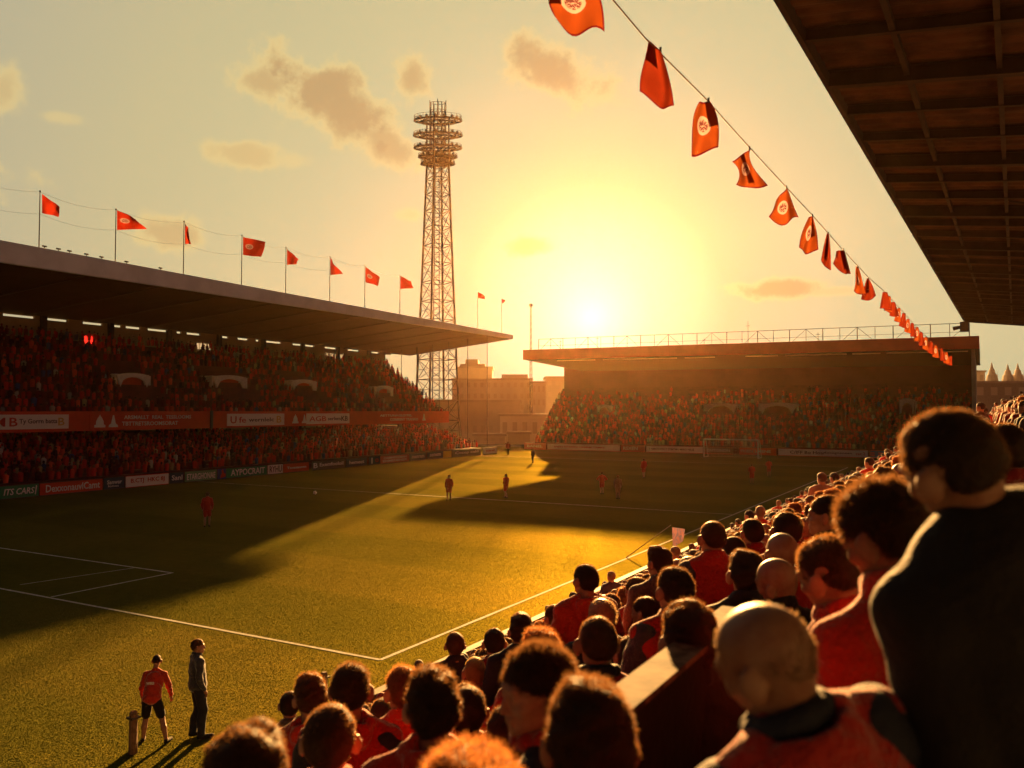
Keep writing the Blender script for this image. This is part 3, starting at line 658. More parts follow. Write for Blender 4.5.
for a_, b_ in ((tbase + RT * .5, tbase + RT * .3 + UPZ * zneck), (tbase - RT * 1.0, tbase - RT * .5 + UPZ * zneck)):
    mb.tube(a_, b_, .10, n=5)
z_ = 1
while z_ < zneck: mb.tube(tbase + RT * .4 + UPZ * z_, tbase - RT * .8 + UPZ * z_, .05, n=4); z_ += 1.6
mb.build('ladder', M_steel, tw)
lampm = None
for j, (pyr, wpx, drop) in enumerate(((120.5, 48, 4.5), (135.5, 49, 4), (148, 48, 4), (157, 39, 2.8), (164, 34, 2.4))):
    zc = tz(pyr); Rr = wpx / 2 * k_; n_ = 20; mb = MB(); rin = 8.2 * k_; up_ = drop * k_
    top = [tbase + RT * (Rr * math.cos(2 * math.pi * i / n_)) + V * (Rr * .42 * math.sin(2 * math.pi * i / n_)) + UPZ * (zc) for i in range(n_)]
    inn = [tbase + RT * (rin * math.cos(2 * math.pi * i / n_)) + V * (rin * .5 * math.sin(2 * math.pi * i / n_)) + UPZ * (zc - up_) for i in range(n_)]
    inn2 = [tbase + RT * (rin * math.cos(2 * math.pi * i / n_)) + V * (rin * .5 * math.sin(2 * math.pi * i / n_)) + UPZ * (zc + up_ * .9) for i in range(n_)]
    for i in range(n_):
        mb.beam(top[i], top[(i + 1) % n_], .28, .34)
        mb.tube(top[i], inn[i], .07, n=4); 
        if i % 2 == 0: mb.tube(top[i] + UPZ * .1, inn2[i], .06, n=4)
        mb.beam(top[i].lerp(inn[i], .45), top[(i + 1) % n_].lerp(inn[(i + 1) % n_], .45), .9, .06)
    pf = mb.build('ring_platform', M_steel, tw); mb = MB(); rh = .75 if j else 1.1
    for i in range(n_):
        a_ = top[i]; mb.tube(a_, a_ + UPZ * rh, .045, n=4); b_ = top[(i + 1) % n_]
        for h_ in (.5, 1.0): mb.tube(a_ + UPZ * rh * h_, b_ + UPZ * rh * h_, .035, n=4, cap=False)
    mb.build('railing', M_steel, pf)
    for i in range(14):
        a = 2 * math.pi * (i + .3) / 14; c_ = tbase + RT * (Rr * .84 * math.cos(a)) + V * (Rr * .36 * math.sin(a)) + UPZ * (zc + .55); dr = (RT * math.cos(a) + V * math.sin(a) - UPZ * .35).normalized()
        if lampm is None:
            mbl = MB().tube((0, 0, -.22), (0, 0, .12), .18, .33, 8).tube((0, 0, .12), (0, 0, .16), .36, .36, 8); lamp0 = mbl.build('lamp', M_dark); lampm = lamp0.data; bpy.data.objects.remove(lamp0)
        lo_ = bpy.data.objects.new('lamp', lampm); COL.objects.link(lo_); lo_.parent = pf; lo_.matrix_parent_inverse = wmat(pf).inverted(); lo_.location = c_; lo_.rotation_euler = dr.to_track_quat('Z', 'Y').to_euler()
mb = MB(); zc = tz(131); zt_ = tz(103); r_ = 8.2 * k_
for i in range(12):
    a = 2 * math.pi * i / 12; b = 2 * math.pi * (i + 1) / 12; pa = tbase + RT * (r_ * math.cos(a)) + V * (r_ * .5 * math.sin(a)); pb = tbase + RT * (r_ * math.cos(b)) + V * (r_ * .5 * math.sin(b))
    mb.tube(pa + UPZ * tz(164), pa + UPZ * (zt_ if i % 3 else zt_ + .6), .07, n=4)
    for z_ in np.linspace(tz(162), zt_, 9): mb.tube(pa + UPZ * z_, pb + UPZ * z_, .06, n=4, cap=False)
    for z_a, z_b in zip(np.linspace(tz(162), zt_, 9)[:-1:2], np.linspace(tz(162), zt_, 9)[1::2]): mb.tube(pa + UPZ * z_a, pb + UPZ * z_b, .05, n=4, cap=False)
mb.build('head_cage', M_steel, tw)

# ---------------------------------------------------------------- the stand behind the far goal
O_E = onz(548, 449.6); dv = ray(-950, 411); DE = -Vector((dv.x, dv.y, 0)).normalized(); NE = Vector((-DE.y, DE.x, 0))
if NE.dot(V) < 0: NE = -NE
def E_(u, w_, z_): return O_E + DE * u + NE * w_ + UPZ * z_
def Ew(px, py, w_): p = onplane(px, py, O_E + NE * w_, NE); q = p - O_E; return q.dot(DE), q.z
def Eu(px, py, u_): p = onplane(px, py, O_E + DE * u_, DE); q = p - O_E; return q.dot(NE), q.z
U1 = Ew(975, 400, 1.2)[0]; WB = 24.0
U0f = Ew(532, 449, 1.5)[0]; U0 = Ew(563.5, 400, WB)[0]; UR = Ew(523, 350, .5)[0]
zEr = Ew(523, 350, .5)[1]; zErR = Ew(975, 336, .5)[1]; zEb = zEr - 1.6
zTop = Ew(700, 398, WB)[1]
print('END U0f', U0f, 'U0', U0, 'UR', UR, 'U1', U1, 'roof', zEr, zErR, 'zTop', zTop, O_E)
es = empty('grandstand', E_(10, 6, 0)); tag(es, 'single-tier grandstand behind the far goal with a railing on its maroon-edged roof', 'grandstand')
def hexE(u0, u1, w0, w1, z0, z1): return [E_(u0, w0, z0), E_(u1, w0, z0), E_(u1, w1, z0), E_(u0, w1, z0), E_(u0, w0, z1), E_(u1, w0, z1), E_(u1, w1, z1), E_(u0, w1, z1)]
mb = MB(); n_ = 26; zE1 = 10.8
for i in range(n_):
    w0 = 2 + (WB - 2) * i / n_; w1 = 2 + (WB - 2) * (i + 1) / n_; z_ = .6 + (zE1 - .6) * (i + .5) / n_; ul = U0f + (U0 - U0f) * i / n_
    mb.hexa(hexE(ul, U1 - .4, w0, w1 + .3, -.05 if i in (0, n_ - 1) else z_ - 1.2, z_))
mb.build('terrace', M_terr, es)
MB().hexa(hexE(U0, U1 - .4, WB + .3, WB + .7, -.05, zEb - .2)).build('back_wall', mat('maroon_wall', (.15, .03, .024), .9, var=.3, vscale=.3), es)
MB().hexa(hexE(U1 - .35, U1 + .1, 1.4, WB + .7, -.05, zEb + .1)).build('end_wall', mat('end_wall_grey', (.33, .27, .24), .85, var=.25, vscale=.6), es)
MB().hexa([E_(U0 - .45, 9, 2), E_(U0 - .02, 9, 2), E_(U0 - .02, WB + .6, -.05), E_(U0 - .45, WB + .6, -.05), E_(U0 - .45, 9, 2.6), E_(U0 - .02, 9, 2.6), E_(U0 - .02, WB + .6, zEb), E_(U0 - .45, WB + .6, zEb)])
# roof
def rE(u, w_, top):
    k = (w_ - .5) / (WB + .5); base = zEb - 1.0 * min(1, k * 1.0); slope_u = (zErR - zEr) * (u - UR) / (U1 - UR)
    return E_(u, w_, (base if not top else zEr - .25 - .3 * k) + slope_u)
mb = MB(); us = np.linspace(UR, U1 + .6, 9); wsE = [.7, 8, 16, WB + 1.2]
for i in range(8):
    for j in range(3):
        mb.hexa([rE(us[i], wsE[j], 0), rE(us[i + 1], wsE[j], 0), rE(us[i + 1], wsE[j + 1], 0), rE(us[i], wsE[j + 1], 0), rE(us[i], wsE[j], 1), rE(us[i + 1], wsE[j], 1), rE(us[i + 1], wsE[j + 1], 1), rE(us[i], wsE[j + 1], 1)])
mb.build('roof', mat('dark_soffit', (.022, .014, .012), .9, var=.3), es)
a, b = rE(UR, .5, 0), rE(U1 + .6, .5, 0); a1 = Vector((a.x, a.y, zEr)); b1 = Vector((b.x, b.y, zErR)); n2 = NE * .18
MB().hexa([a, b, b + n2, a + n2, a1, b1, b1 + n2, a1 + n2]).build('roof_fascia', M_redf, es)
# strips of tube lights / pale edge just below the fascia
for pa, pb in ((556, 594), (602, 676), (684, 714), (745, 777), (785, 846), (852, 880), (886, 935), (940, 968)):
    ua, ub = Ew(pa, 356, 1.2)[0], Ew(pb, 356, 1.2)[0]; A = rE(ua, 1.6, 0) - UPZ * .22; B = rE(ub, 1.6, 0) - UPZ * .22
    MB().beam(A, B, .14, .14).build('light_strip', mat('pale_strip', (.5, .42, .34), .5), es)
for k in range(0):
    u = U0 + 3 + (U1 - U0 - 5) * k / 8; MB().beam(rE(u, .75, 0) - UPZ * .3, rE(u, WB, 0) - UPZ * .3, .25, .5).build('roof_beam', M_dark, es)
# roof railing with diagonal braces
mb = MB(); nP = 28; hR = Ew(975, 322, 1.)[1] - zErR
for i in range(nP + 1):
    u = UR + 2.5 + (U1 - UR - 3) * i / nP; p0 = rE(u, 1.4, 1); p1 = p0 + UPZ * (hR + .2); mb.tube(p0, p1, .065 if i % 2 == 0 else .04, n=5)
    if i < nP:
        u2 = UR + 2.5 + (U1 - UR - 3) * (i + 1) / nP; q0 = rE(u2, 1.4, 1); q1 = q0 + UPZ * (hR + .2)
        mb.tube(p1, q1, .05, n=4); mb.tube(p0.lerp(p1, .45), q0.lerp(q1, .45), .03, n=4)
        if i % 3 == 0: mb.tube(p0, q1, .035, n=4)
        if i % 3 == 1: mb.tube(p1, q0, .035, n=4)
mb.build('roof_railing', M_steel, es)
for px_, h_ in ((560, 1.9), (748, 3.6), (704, 1.3), (818, 1.6), (597, 2.3)):
    u = Ew(px_, 345, 1.6)[0]; p0 = rE(u, 1.7, 1); MB().tube(p0, p0 + UPZ * h_, .05, .03).beam(p0 + UPZ * h_ * .8 - DE * .3, p0 + UPZ * h_ * .8 + DE * .3, .05, .05).build('aerial', M_steel, es)
for k in range(5):
    u = Ew(581 + k * 4, 366, 20)[0]; MB().hexa(hexE(u, u + .42, WB + .2, WB + .28, Ew(590, 369, WB)[1], Ew(590, 365, WB)[1])).build('window', mat('bright_slot', (.6, .5, .3), .4, emit=((1, .72, .35), .5)), es)
# portals
PE = []
slE = (zE1 - .6) / (WB - 2)
for k, (px_, py_, wpx, hpx, lab) in enumerate(((720, 413, 33, 10, 'wide white stair portal above the goal in the end stand'), (777, 413, 35, 10, 'wide white stair portal beside the one above the goal'), (907, 414, 12, 14, 'narrow pale stair doorway near the grey end wall of the far stand'), (604, 413, 16, 9, 'faint portal near the sunlit edge of the end stand'))):
    best = min((abs(Ew(px_, py_, w_)[1] - (.6 + (w_ - 2) * slE)), w_) for w_ in np.arange(4, WB, .1)); w_ = best[1]; u, z_ = Ew(px_, py_, w_)
    PE.append((u, w_, wpx * 140 / F)); portal(None, wpx * 140 / F, hpx * 145 / F, 2.0, lab, NE, DE, E_(u, w_, z_ - .1), 'portals of the end stand')
pts = []
for i in range(26):
    w_ = 2 + (WB - 2) * (i + .5) / 26; z_ = .6 + (zE1 - .6) * (i + .5) / 26; ul = U0f + (U0 - U0f) * i / 26 + .3; u = ul
    sk = .05 if i < 16 else .15 + (i - 16) * .14
    while u < U1 - .6:
        if nr.random() > sk and not any(abs(u - a_) < c_ / 2 + .3 and -2.2 < w_ - b_ < 2.1 for a_, b_, c_ in PE): pts.append(tuple(E_(u + nr.normal(0, .07), w_ + nr.normal(0, .05), z_ - .05)))
        u += .6
crowd('crowd', 'dense mass of fans in red in the single-tier stand behind the far goal', pts, math.atan2(-NE.y, -NE.x) + math.pi / 2)
def boardE(pa, pb, m_, lab, tx):
    u0, u1 = Ew(pa, 452, 0)[0], Ew(pb, 452, 0)[0]; p = empty('pitchside_board', E_((u0 + u1) / 2, 0, 0)); tag(p, lab, 'advert board', 'boards behind the far goal line')
    MB().hexa(hexE(u0 + .03, u1 - .03, 0, .07, .06, 1.0)).build('panel', m_, p); MB().beam(E_(u0 + .03, .03, .03), E_(u1 - .03, .03, .03), .1, .05).beam(E_(u0 + .03, .03, 1.0), E_(u1 - .03, .03, 1.0), .1, .04).build('frame', M_redf, p)
    for (txt, fx, fy, fw, fh, tm) in tx: text_obj(txt, tm, p, E_(u0 + (u1 - u0) * fx, -.012, .06 + .94 * fy), DE, UPZ, fh, (u1 - u0) * fw, bold=.01)
M_rose = MATS['board_rose']
boardE(524, 546, M_rose, 'rose board at the sunlit start of the row behind the goal', (('BANEL', .5, .5, .7, .4, M_wink),))
boardE(547, 620, M_pink, 'long pale board with faint red letters, left of the far goal', (('SNEN NTERRN NEMEM TAMRE', .45, .5, .7, .25, M_rink),))
boardE(621, 645, M_rose, 'short rose and white board between two long pale ones', (('RSXEN', .4, .5, .6, .5, M_wink),))
boardE(646, 703, M_pink, 'long pale board with brown letters ending at the goal post', (('T NMNNUENCT STIMTMN MERO NSLIE', .45, .5, .8, .3, M_ink),))
boardE(704, 733, mat('board_umber', (.28, .17, .12), .6), 'umber board with pale letters seen through the goal', (('ISNTONDN', .5, .5, .8, .4, M_wink),))
boardE(739, 776.5, M_ban, 'red board with white patches behind the far half of the goal', (('FHEN LMENE', .45, .5, .8, .35, M_wink),))
boardE(778, 868, mat('board_white', (.70, .68, .66), .6), 'long white board with dark letters right of the far goal', (('C/IFF Bo Hoar', .34, .5, .4, .42, M_ink), ('Secogneneen', .68, .5, .3, .36, M_ink), ('cac.2', .92, .5, .1, .4, M_rink)))
boardE(870, 905, MATS['board_blue'], 'blue board with red and white stripes next to the near crowd', (('= = =', .3, .5, .6, .4, M_rink),))
# goal
gL, gR = onz(704, 457), onz(762, 457); gz = 2.44
gd = (gR - gL).normalized(); gb = Vector((-gd.y, gd.x, 0)); gb = gb if gb.dot(V) > 0 else -gb
gw = 7.3; gR = gL + DE * gw; gl = empty('football_goal', gL); tag(gl, 'white football goal with net in front of the end stand', 'goal')
mb = MB(); rp = .075
MB().tube(gL, gL + UPZ * gz, rp, n=8).build('goal_post', M_white, gl); MB().tube(gR, gR + UPZ * gz, rp, n=8).build('goal_post', M_white, gl); MB().tube(gL + UPZ * gz, gR + UPZ * gz, rp, n=8).build('crossbar', M_white, gl)
for q in (gL, gR): MB().tube(q + UPZ * gz, q + NE * .9 + UPZ * (gz - .02), .03).tube(q + NE * .9 + UPZ * (gz - .02), q + NE * 2.0 + UPZ * .02, .03).tube(q + NE * 2 + UPZ * .03, q + UPZ * .03, .03).build('stanchion', M_white, gl)
mb = MB(); th = .006
for i in range(0, 31):
    u = gw * i / 30; a_ = gL + DE * u
    mb.tube(a_ + UPZ * gz, a_ + NE * .9 + UPZ * (gz - .05), th, n=3, cap=False); mb.tube(a_ + NE * .9 + UPZ * (gz - .05), a_ + NE * 1.95 + UPZ * .03, th, n=3, cap=False)
for k in range(12):
    f_ = k / 11; w_ = .9 + 1.05 * f_; z_ = (gz - .05) * (1 - f_) + .03; mb.tube(gL + NE * w_ + UPZ * z_, gR + NE * w_ + UPZ * z_, th, n=3, cap=False)
    for q in (gL, gR): mb.tube(q + UPZ * z_, q + NE * w_ + UPZ * z_, th, n=3, cap=False)
mb.build('net', M_white, gl)

# slim radio mast behind the end stand
mp = at(531, 440, 190); mp.z = 0; mt = at(531, 306, 190).z; ms = empty('radio_mast', mp); tag(ms, 'slim radio mast rising between the two far stands', 'mast')
mb = MB()
for i in range(3):
    a = 2 * math.pi * i / 3; o_ = Vector((math.cos(a), math.sin(a), 0)); mb.tube(mp + o_ * .5, mp + o_ * .12 + UPZ * mt, .07, .05, 4)
z_ = 0; kk = 0
while z_ < mt - 2:
    for i in range(3):
        a = 2 * math.pi * i / 3; b = 2 * math.pi * (i + 1) / 3; f0 = .5 - .38 * z_ / mt; f1 = .5 - .38 * (z_ + 1.5) / mt
        mb.tube(mp + Vector((math.cos(a), math.sin(a), 0)) * f0 + UPZ * z_, mp + Vector((math.cos(b), math.sin(b), 0)) * f1 + UPZ * (z_ + 1.5), .035, n=3)
    z_ += 1.5
mb.build('mast_lattice', M_steel, ms); MB().box((-.3, -.3, -.4), (.3, .3, .4))
q = MB().box((mp.x - .3, mp.y - .3, mt - .2), (mp.x + .3, mp.y + .3, mt + .5)); q.build('beacon', M_dark, ms)

# ---------------------------------------------------------------- the town beyond
M_b1 = mat('block_beige', (.80, .72, .62), .9, var=.2, vscale=.05); M_b2 = mat('block_brown', (.68, .58, .48), .9, var=.25, vscale=.05); M_win = mat('dark_glass', (.58, .49, .40), .5, spec=.3)  # haze painted in: walls paled, window panes kept close to the wall tone
M_roofb = mat('roof_slate', (.6, .5, .42), .85, var=.25, vscale=.2)  # roof tone paled too, as painted haze
def block(px0, px1, pyt, D, m, label, name='building', dep=14, pyb=430, floors=5, cols=8, step=None, cat='building'):
    a = at(px0, pyb, D); b = at(px1, pyb, D); a.z = b.z = -.05; zt = at((px0 + px1) / 2, pyt, D).z; ux = (b - a).normalized(); uy = Vector((-ux.y, ux.x, 0)); uy = uy if uy.dot(V) > 0 else -uy; W = (b - a).length
    p = empty(name, (a + b) / 2); tag(p, label, cat)
    def hx(x0, x1, y0, y1, z0, z1): return [a + ux * x + uy * y + UPZ * z for z in (z0, z1) for x, y in ((x0, y0), (x1, y0), (x1, y1), (x0, y1))]
    MB().hexa(hx(0, W, 0, dep, 0, zt)).build('wall', m, p)
    MB().hexa(hx(-.3, W + .3, -.3, dep + .3, zt + .002, zt + .5)).build('parapet', M_roofb, p)
    if step:
        for (f0, f1, hh) in step: MB().hexa(hx(W * f0, W * f1, 2, dep - 2, zt + .5, zt + hh)).build('roof_storey', m, p)
    for j in range(floors):
        for i in range(cols):
            x0 = W * (i + .25) / cols; x1 = W * (i + .72) / cols; z0 = zt * (j + .35) / floors; z1 = zt * (j + .78) / floors
            MB().hexa(hx(x0, x1, -.06, .05, z0, z1)).build('window', M_win, p)
    return p
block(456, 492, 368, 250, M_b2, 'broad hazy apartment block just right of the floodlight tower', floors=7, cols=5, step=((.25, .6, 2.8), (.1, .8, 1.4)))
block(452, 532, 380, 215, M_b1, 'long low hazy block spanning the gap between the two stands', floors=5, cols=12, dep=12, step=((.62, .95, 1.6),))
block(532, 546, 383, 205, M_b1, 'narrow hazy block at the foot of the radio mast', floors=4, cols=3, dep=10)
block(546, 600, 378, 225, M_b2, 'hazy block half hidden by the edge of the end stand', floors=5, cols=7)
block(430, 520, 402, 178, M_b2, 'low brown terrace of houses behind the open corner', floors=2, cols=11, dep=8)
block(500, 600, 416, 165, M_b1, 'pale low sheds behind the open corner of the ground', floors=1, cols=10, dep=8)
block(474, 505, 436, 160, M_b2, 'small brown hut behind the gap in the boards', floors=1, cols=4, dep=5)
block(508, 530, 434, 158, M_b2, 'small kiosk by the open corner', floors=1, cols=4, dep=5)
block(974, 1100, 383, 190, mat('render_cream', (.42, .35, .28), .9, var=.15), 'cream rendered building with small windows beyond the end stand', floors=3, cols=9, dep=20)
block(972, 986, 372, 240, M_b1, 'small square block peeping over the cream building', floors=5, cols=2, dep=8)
def spire_tower(px, pyt, pyb, wpx, D, label, n=1):
    c = at(px, pyb, D); k = D / F; p = empty('church_tower', (c.x, c.y, 0)); tag(p, label, 'church'); mb = MB(); zb_ = 0; W = wpx * k / 2; zt = at(px, pyt, D).z; zbb = at(px, pyb - 3, D).z
    c.z = 0
    lay = [(0, 1), (zbb, 1), (zbb + (zt - zbb) * .25, .8), (zbb + (zt - zbb) * .3, .62), (zbb + (zt - zbb) * .55, .45), (zbb + (zt - zbb) * .6, .30), (zt, .02)]
    mb.poly([[c + RT * (W * f_ * x) + V * (W * f_ * y) + UPZ * z_ for x, y in ((-1, -1), (0, -1.15), (1, -1), (1.15, 0), (1, 1), (0, 1.15), (-1, 1), (-1.15, 0))] for z_, f_ in lay]); mb.build('spire', M_b2, p)
    for sg in (-1, 1): q = c + RT * (sg * W * .8) - V * W; MB().tube(q + UPZ * zbb * .8, q + UPZ * (zbb + (zt - zbb) * .5), W * .16, .02, 5).build('pinnacle', M_b2, p)
    MB().hexa([c + RT * x + V * y + UPZ * z for z in (zbb * .86, zbb * .95) for x, y in ((-W * .3, -W * 1.18), (W * .3, -W * 1.18), (W * .3, -W), (-W * .3, -W))]).build('belfry_opening', M_win, p)
spire_tower(992, 362, 382, 8, 260, 'single stepped church spire beyond the cream building')
spire_tower(1008, 364, 382, 8, 262, 'church tower with a short spire, first of the twin towers')
spire_tower(1018, 363, 382, 8, 262, 'church tower with a taller spire beside its twin near the picture edge')

# ---------------------------------------------------------------- evening haze
hz = MB().box((-345, -170, -1.1), (318, 340, 78)); hz = hz.build('haze', None); tag(hz, kind='stuff')
hm = bpy.data.materials.new('evening_haze'); hm.use_nodes = True; n = NT(hm.node_tree); n.N.clear(); pv_ = n.new('ShaderNodeVolumePrincipled'); pv_.inputs['Color'].default_value = (1, .62, .34, 1)
pv_.inputs['Density'].default_value = HAZE; pv_.inputs['Anisotropy'].default_value = .85; o = n.new('ShaderNodeOutputMaterial'); n.L.new(pv_.outputs[0], o.inputs['Volume']); hz.data.materials.append(hm)
# ================================================================ THE NEAR STAND
RAKE = .525; PITCHR = .72                       # rise per metre, row depth
XR0 = -9.4                                   # front row
def zfl(x): return H - .3 + .12 - 1.30 + RAKE * x          # nominal floor under the feet
ns_ = empty('grandstand', (-2, 20, 0)); tag(ns_, 'near stand with concrete terracing packed with fans and a corrugated roof on steel beams', 'grandstand')
mb = MB(); i = 0; Y0, Y1 = -24.0, 112.0; prof = [(-9.75, -.05)]
x = XR0 - .35
while x < 13.5:
    z_ = zfl(x + .35); prof += [(x, z_), (x + PITCHR, z_)]; x += PITCHR
prof += [(x, -.05)]
MB().box((13.3, -24, 0), (13.6, 112, 15.2)).build('back_wall', mat('near_back_wall', (.10, .07, .05), .9, var=.3), ns_)  # unseen wall, added to block sky light from behind
k = len(prof)
mb.v = [(p[0], Y0, p[1]) for p in prof] + [(p[0], Y1, p[1]) for p in prof]
mb.f = [(i, (i + 1) % k, k + (i + 1) % k, k + i) for i in range(k)] + [tuple(range(k)), tuple(range(2 * k - 1, k - 1, -1))]
mb.build('terrace', M_conc, ns_)
# front wall with its pale lit rail
RX = -9.85
yr0 = onz(285, 727, 1.12).y; 
def railpt(px, py): p = onplane(px, py, Vector((RX, 0, 0)), Vector((1, 0, 0))); return p
pz = railpt(607, 585).z; print('rail z', pz, railpt(434, 660), railpt(703, 543.6))
fw_ = empty('pitch_rail', (RX, 30, 0)); tag(fw_, 'low wall with a bright worn rail along the front of the near stand', 'rail')
M_rail = mat('worn_rail', (.20, .15, .10), .75, var=.5, vscale=3, spec=.2)
MB().box((RX - .12, 6.0, -.05), (RX + .12, 100, pz - .12)).build('wall', M_conc, fw_)
MB().box((RX - .1, 6.0, pz - .118), (RX + .1, 100, pz)).build('coping', M_rail, fw_)
# gangway parapet in the crowd, flat bright top
LX = -.85; pa = onplane(607, 716, Vector((LX, 0, 0)), Vector((1, 0, 0))); pb_ = onplane(735, 604, Vector((LX, 0, 0)), Vector((1, 0, 0)))
zl_ = (pa.z + pb_.z) / 2; print('ledge', pa, pb_)
lg = empty('gangway_parapet', (LX, pa.y, zfl(LX))); tag(lg, 'dark gangway wall between the seated fans with a flat gleaming metal top', 'parapet')
MB().box((LX - .04, pa.y, zfl(LX) - .3), (LX + .04, pb_.y, zl_ - .02)).build('wall', mat('sooty_steel', (.018, .014, .013), .95, spec=.1, bump=.4), lg)  # one even near-black wall colour
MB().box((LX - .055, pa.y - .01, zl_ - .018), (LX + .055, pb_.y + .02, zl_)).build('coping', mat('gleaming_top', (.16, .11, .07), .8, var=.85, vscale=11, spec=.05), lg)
# roof
A = at(778, 0, 14.1); A2 = at(965, 322, 65.0); zr_ = (A.z + A2.z) / 2
Ed = Vector((A2.x - A.x, A2.y - A.y, 0)).normalized(); En = Vector((Ed.y, -Ed.x, 0)); En = En if En.x > 0 else -En
eb = at(778, 0, (zr_ - H) / ((A.z - H) / 14.1)); ee = at(965, 322, (zr_ - H) / ((A2.z - H) / 65)); Ed = (Vector((ee.x, ee.y, 0)) - Vector((eb.x, eb.y, 0))).normalized(); En = Vector((Ed.y, -Ed.x, 0)); En = En if En.x > 0 else -En
Llen = (ee - eb).length; K = .13
def Rf(l_, n_, dz=0): return Vector((eb.x, eb.y, zr_)) + Ed * l_ + En * n_ + UPZ * (dz - K * n_)
print('near roof', eb, ee, Llen)
Lb, Wd = -20.0, 17.0
M_corr = mat('corrugated_rust', (.11, .05, .026), .8, vscale=1.3, col2=(.05, .022, .013))
nco = int((Llen - Lb) / .115); vs = []; fs = []
for i in range(nco + 1):
    l_ = Lb + (Llen - Lb) * i / nco; z_ = .022 * (1 if (i // 2) % 2 == 0 else -1)
    vs += [tuple(Rf(l_, 0, .36 + z_)), tuple(Rf(l_, Wd, .36 + z_)), tuple(Rf(l_, Wd, .41 + z_)), tuple(Rf(l_, 0, .41 + z_))]
fs = [(4 * i + a, 4 * i + b, 4 * i + 4 + b, 4 * i + 4 + a) for i in range(nco) for a, b in ((0, 1), (1, 2), (2, 3), (3, 0))]
MB().add(vs, fs).build('roof_sheeting', M_corr, ns_)
M_beam = mat('roof_beam_steel', (.05, .028, .02), .7, var=.4, vscale=2, spec=.3)
nB = int((Llen - Lb) / 2.32)
for i in range(nB + 1):
    l_ = Llen - .1 - i * 2.32; big = (i % 3 == 0)
    mb = MB(); h_ = .34 if big else .22; w_ = .2 if big else .12
    a, b = Rf(l_, .02, .33), Rf(l_, Wd, .33); mb.beam(a - UPZ * .01, b - UPZ * .01, w_, .02); mb.beam(a - UPZ * h_ / 2, b - UPZ * h_ / 2, .03, h_ - .03); mb.beam(a - UPZ * h_, b - UPZ * h_, w_, .025); mb.build('roof_beam', M_beam, ns_)
for j, n_ in enumerate((1.55, 3.2, 4.9, 6.6, 8.5, 10.5, 12.5)):
    MB().beam(Rf(Lb, n_, .2), Rf(Llen, n_, .2), .10, .16).build('purlin', M_beam, ns_)
MB().beam(Rf(Lb, -.06, .28), Rf(Llen + .1, -.06, .28), .10, .42).build('roof_edge', M_beam, ns_)
MB().beam(Rf(Llen + .05, -.1, .25), Rf(Llen + .05, Wd, .25), .12, .40).build('roof_edge', M_beam, ns_)
for i in range(5):  # diagonal braces and a hanging conduit
    l_ = Llen - 44 + i * 7; MB().tube(Rf(l_, 3.3, .05), Rf(l_ + 2.2, 6.4, .05), .035).build('brace', M_beam, ns_)
q = Rf(Llen, -.05, 0); mb = MB(); mb.box((q.x - .22, q.y - .2, q.z - .55), (q.x + .22, q.y + .2, q.z + .02)).tube(q - UPZ * .5, q - UPZ * 1.0, .05).tube(q + En * .1 - UPZ * .3, q + En * 6 - UPZ * 1.0, .03); 
fl = empty('roof_camera', q); tag(fl, 'small dark camera box hanging from the far tip of the near roof', 'camera')
MB().box((q.x - .3, q.y - .3, q.z - .75), (q.x + .3, q.y + .3, q.z + .0)).build('housing', M_dark, fl); MB().tube(q - UPZ * .4 - En * .3, q - UPZ * .5 - En * .8, .13, .16, 8).build('lens_hood', M_dark, fl)
for l_ in range(8):
    lp = Rf(Llen - 4 - l_ * 10, Wd - .4, 0); MB().box((lp.x - .15, lp.y - .15, zfl(12.8)), (lp.x + .15, lp.y + .15, lp.z + .3)).build('column', M_beam, ns_)

# ---------------------------------------------------------------- bunting on its cord
M_bun = cloth_mat('bunting_crest', (.23, .062, .012), 1, .47, .55, .25, 1, 0)
M_bunp = cloth_mat('bunting_plain', (.16, .025, .008), 0, .42, .5, .2, 1, 0)
def bD(px): t_ = (px - 645) / (950 - 645); return 1 / (.1316 + (.0275 - .1316) * t_)
cordpx = [(560, -62), (613, 0), (645, 38), (705, 98), (750, 148), (786, 187), (812, 215), (828, 233), (842, 249), (857, 265), (868, 277), (885, 292), (893, 301), (903, 312), (911, 321), (918, 329), (925, 336), (932, 343), (939, 349), (950, 357)]
cp = [at(x, y, bD(x)) for x, y in cordpx]
mb = MB()
for a, b in zip(cp[:-1], cp[1:]): mb.tube(a, b, .0075, n=5)
tag(mb.build('cord', mat('cord_brown', (.18, .08, .04), .8)), 'thin cord strung over the pitch carrying the orange flags', 'cord')
BF = [  # pixel corners TL TR BR BL, plain or crest, label
 ((552, -8), (588, -30), (604, 36), (556, 17), 1, 'largest orange flag with a round crest cut off by the top of the picture'),
 ((648, 39), (661, 51), (675, 107), (643, 97), 0, 'tall dark red flag with a lighter fold hanging second on the cord'),
 ((699, 102), (709, 101), (718, 146), (692, 156), 1, 'long orange flag with a clear round crest, third on the cord'),
 ((732, 162), (750, 149), (768, 186), (736, 182), 1, 'orange flag with a curled-back pointed corner, fourth on the cord'),
 ((776, 200), (787, 188), (799, 219), (771, 218), 1, 'orange flag shaped like a shield with a white round crest'),
 ((809, 217), (813, 216), (818, 251), (797, 249), 1, 'orange flag hanging like a narrow skirt with a grey crest'),
 ((827, 233), (829, 234), (831, 270), (821, 261), 0, 'thin dark red flag folded into a strip'),
 ((836, 251), (844, 250), (851, 275), (835, 265), 0, 'dark red flag folded in two halves beside the thin strip'),
 ((856, 266), (858, 267), (866, 294), (853, 292), 1, 'small orange flag with a dim crest where the cord nears the far roof'),
 ((867, 278), (869, 279), (876, 296), (861, 300), 0, 'small bright red flag overlapping its neighbour on the cord')]
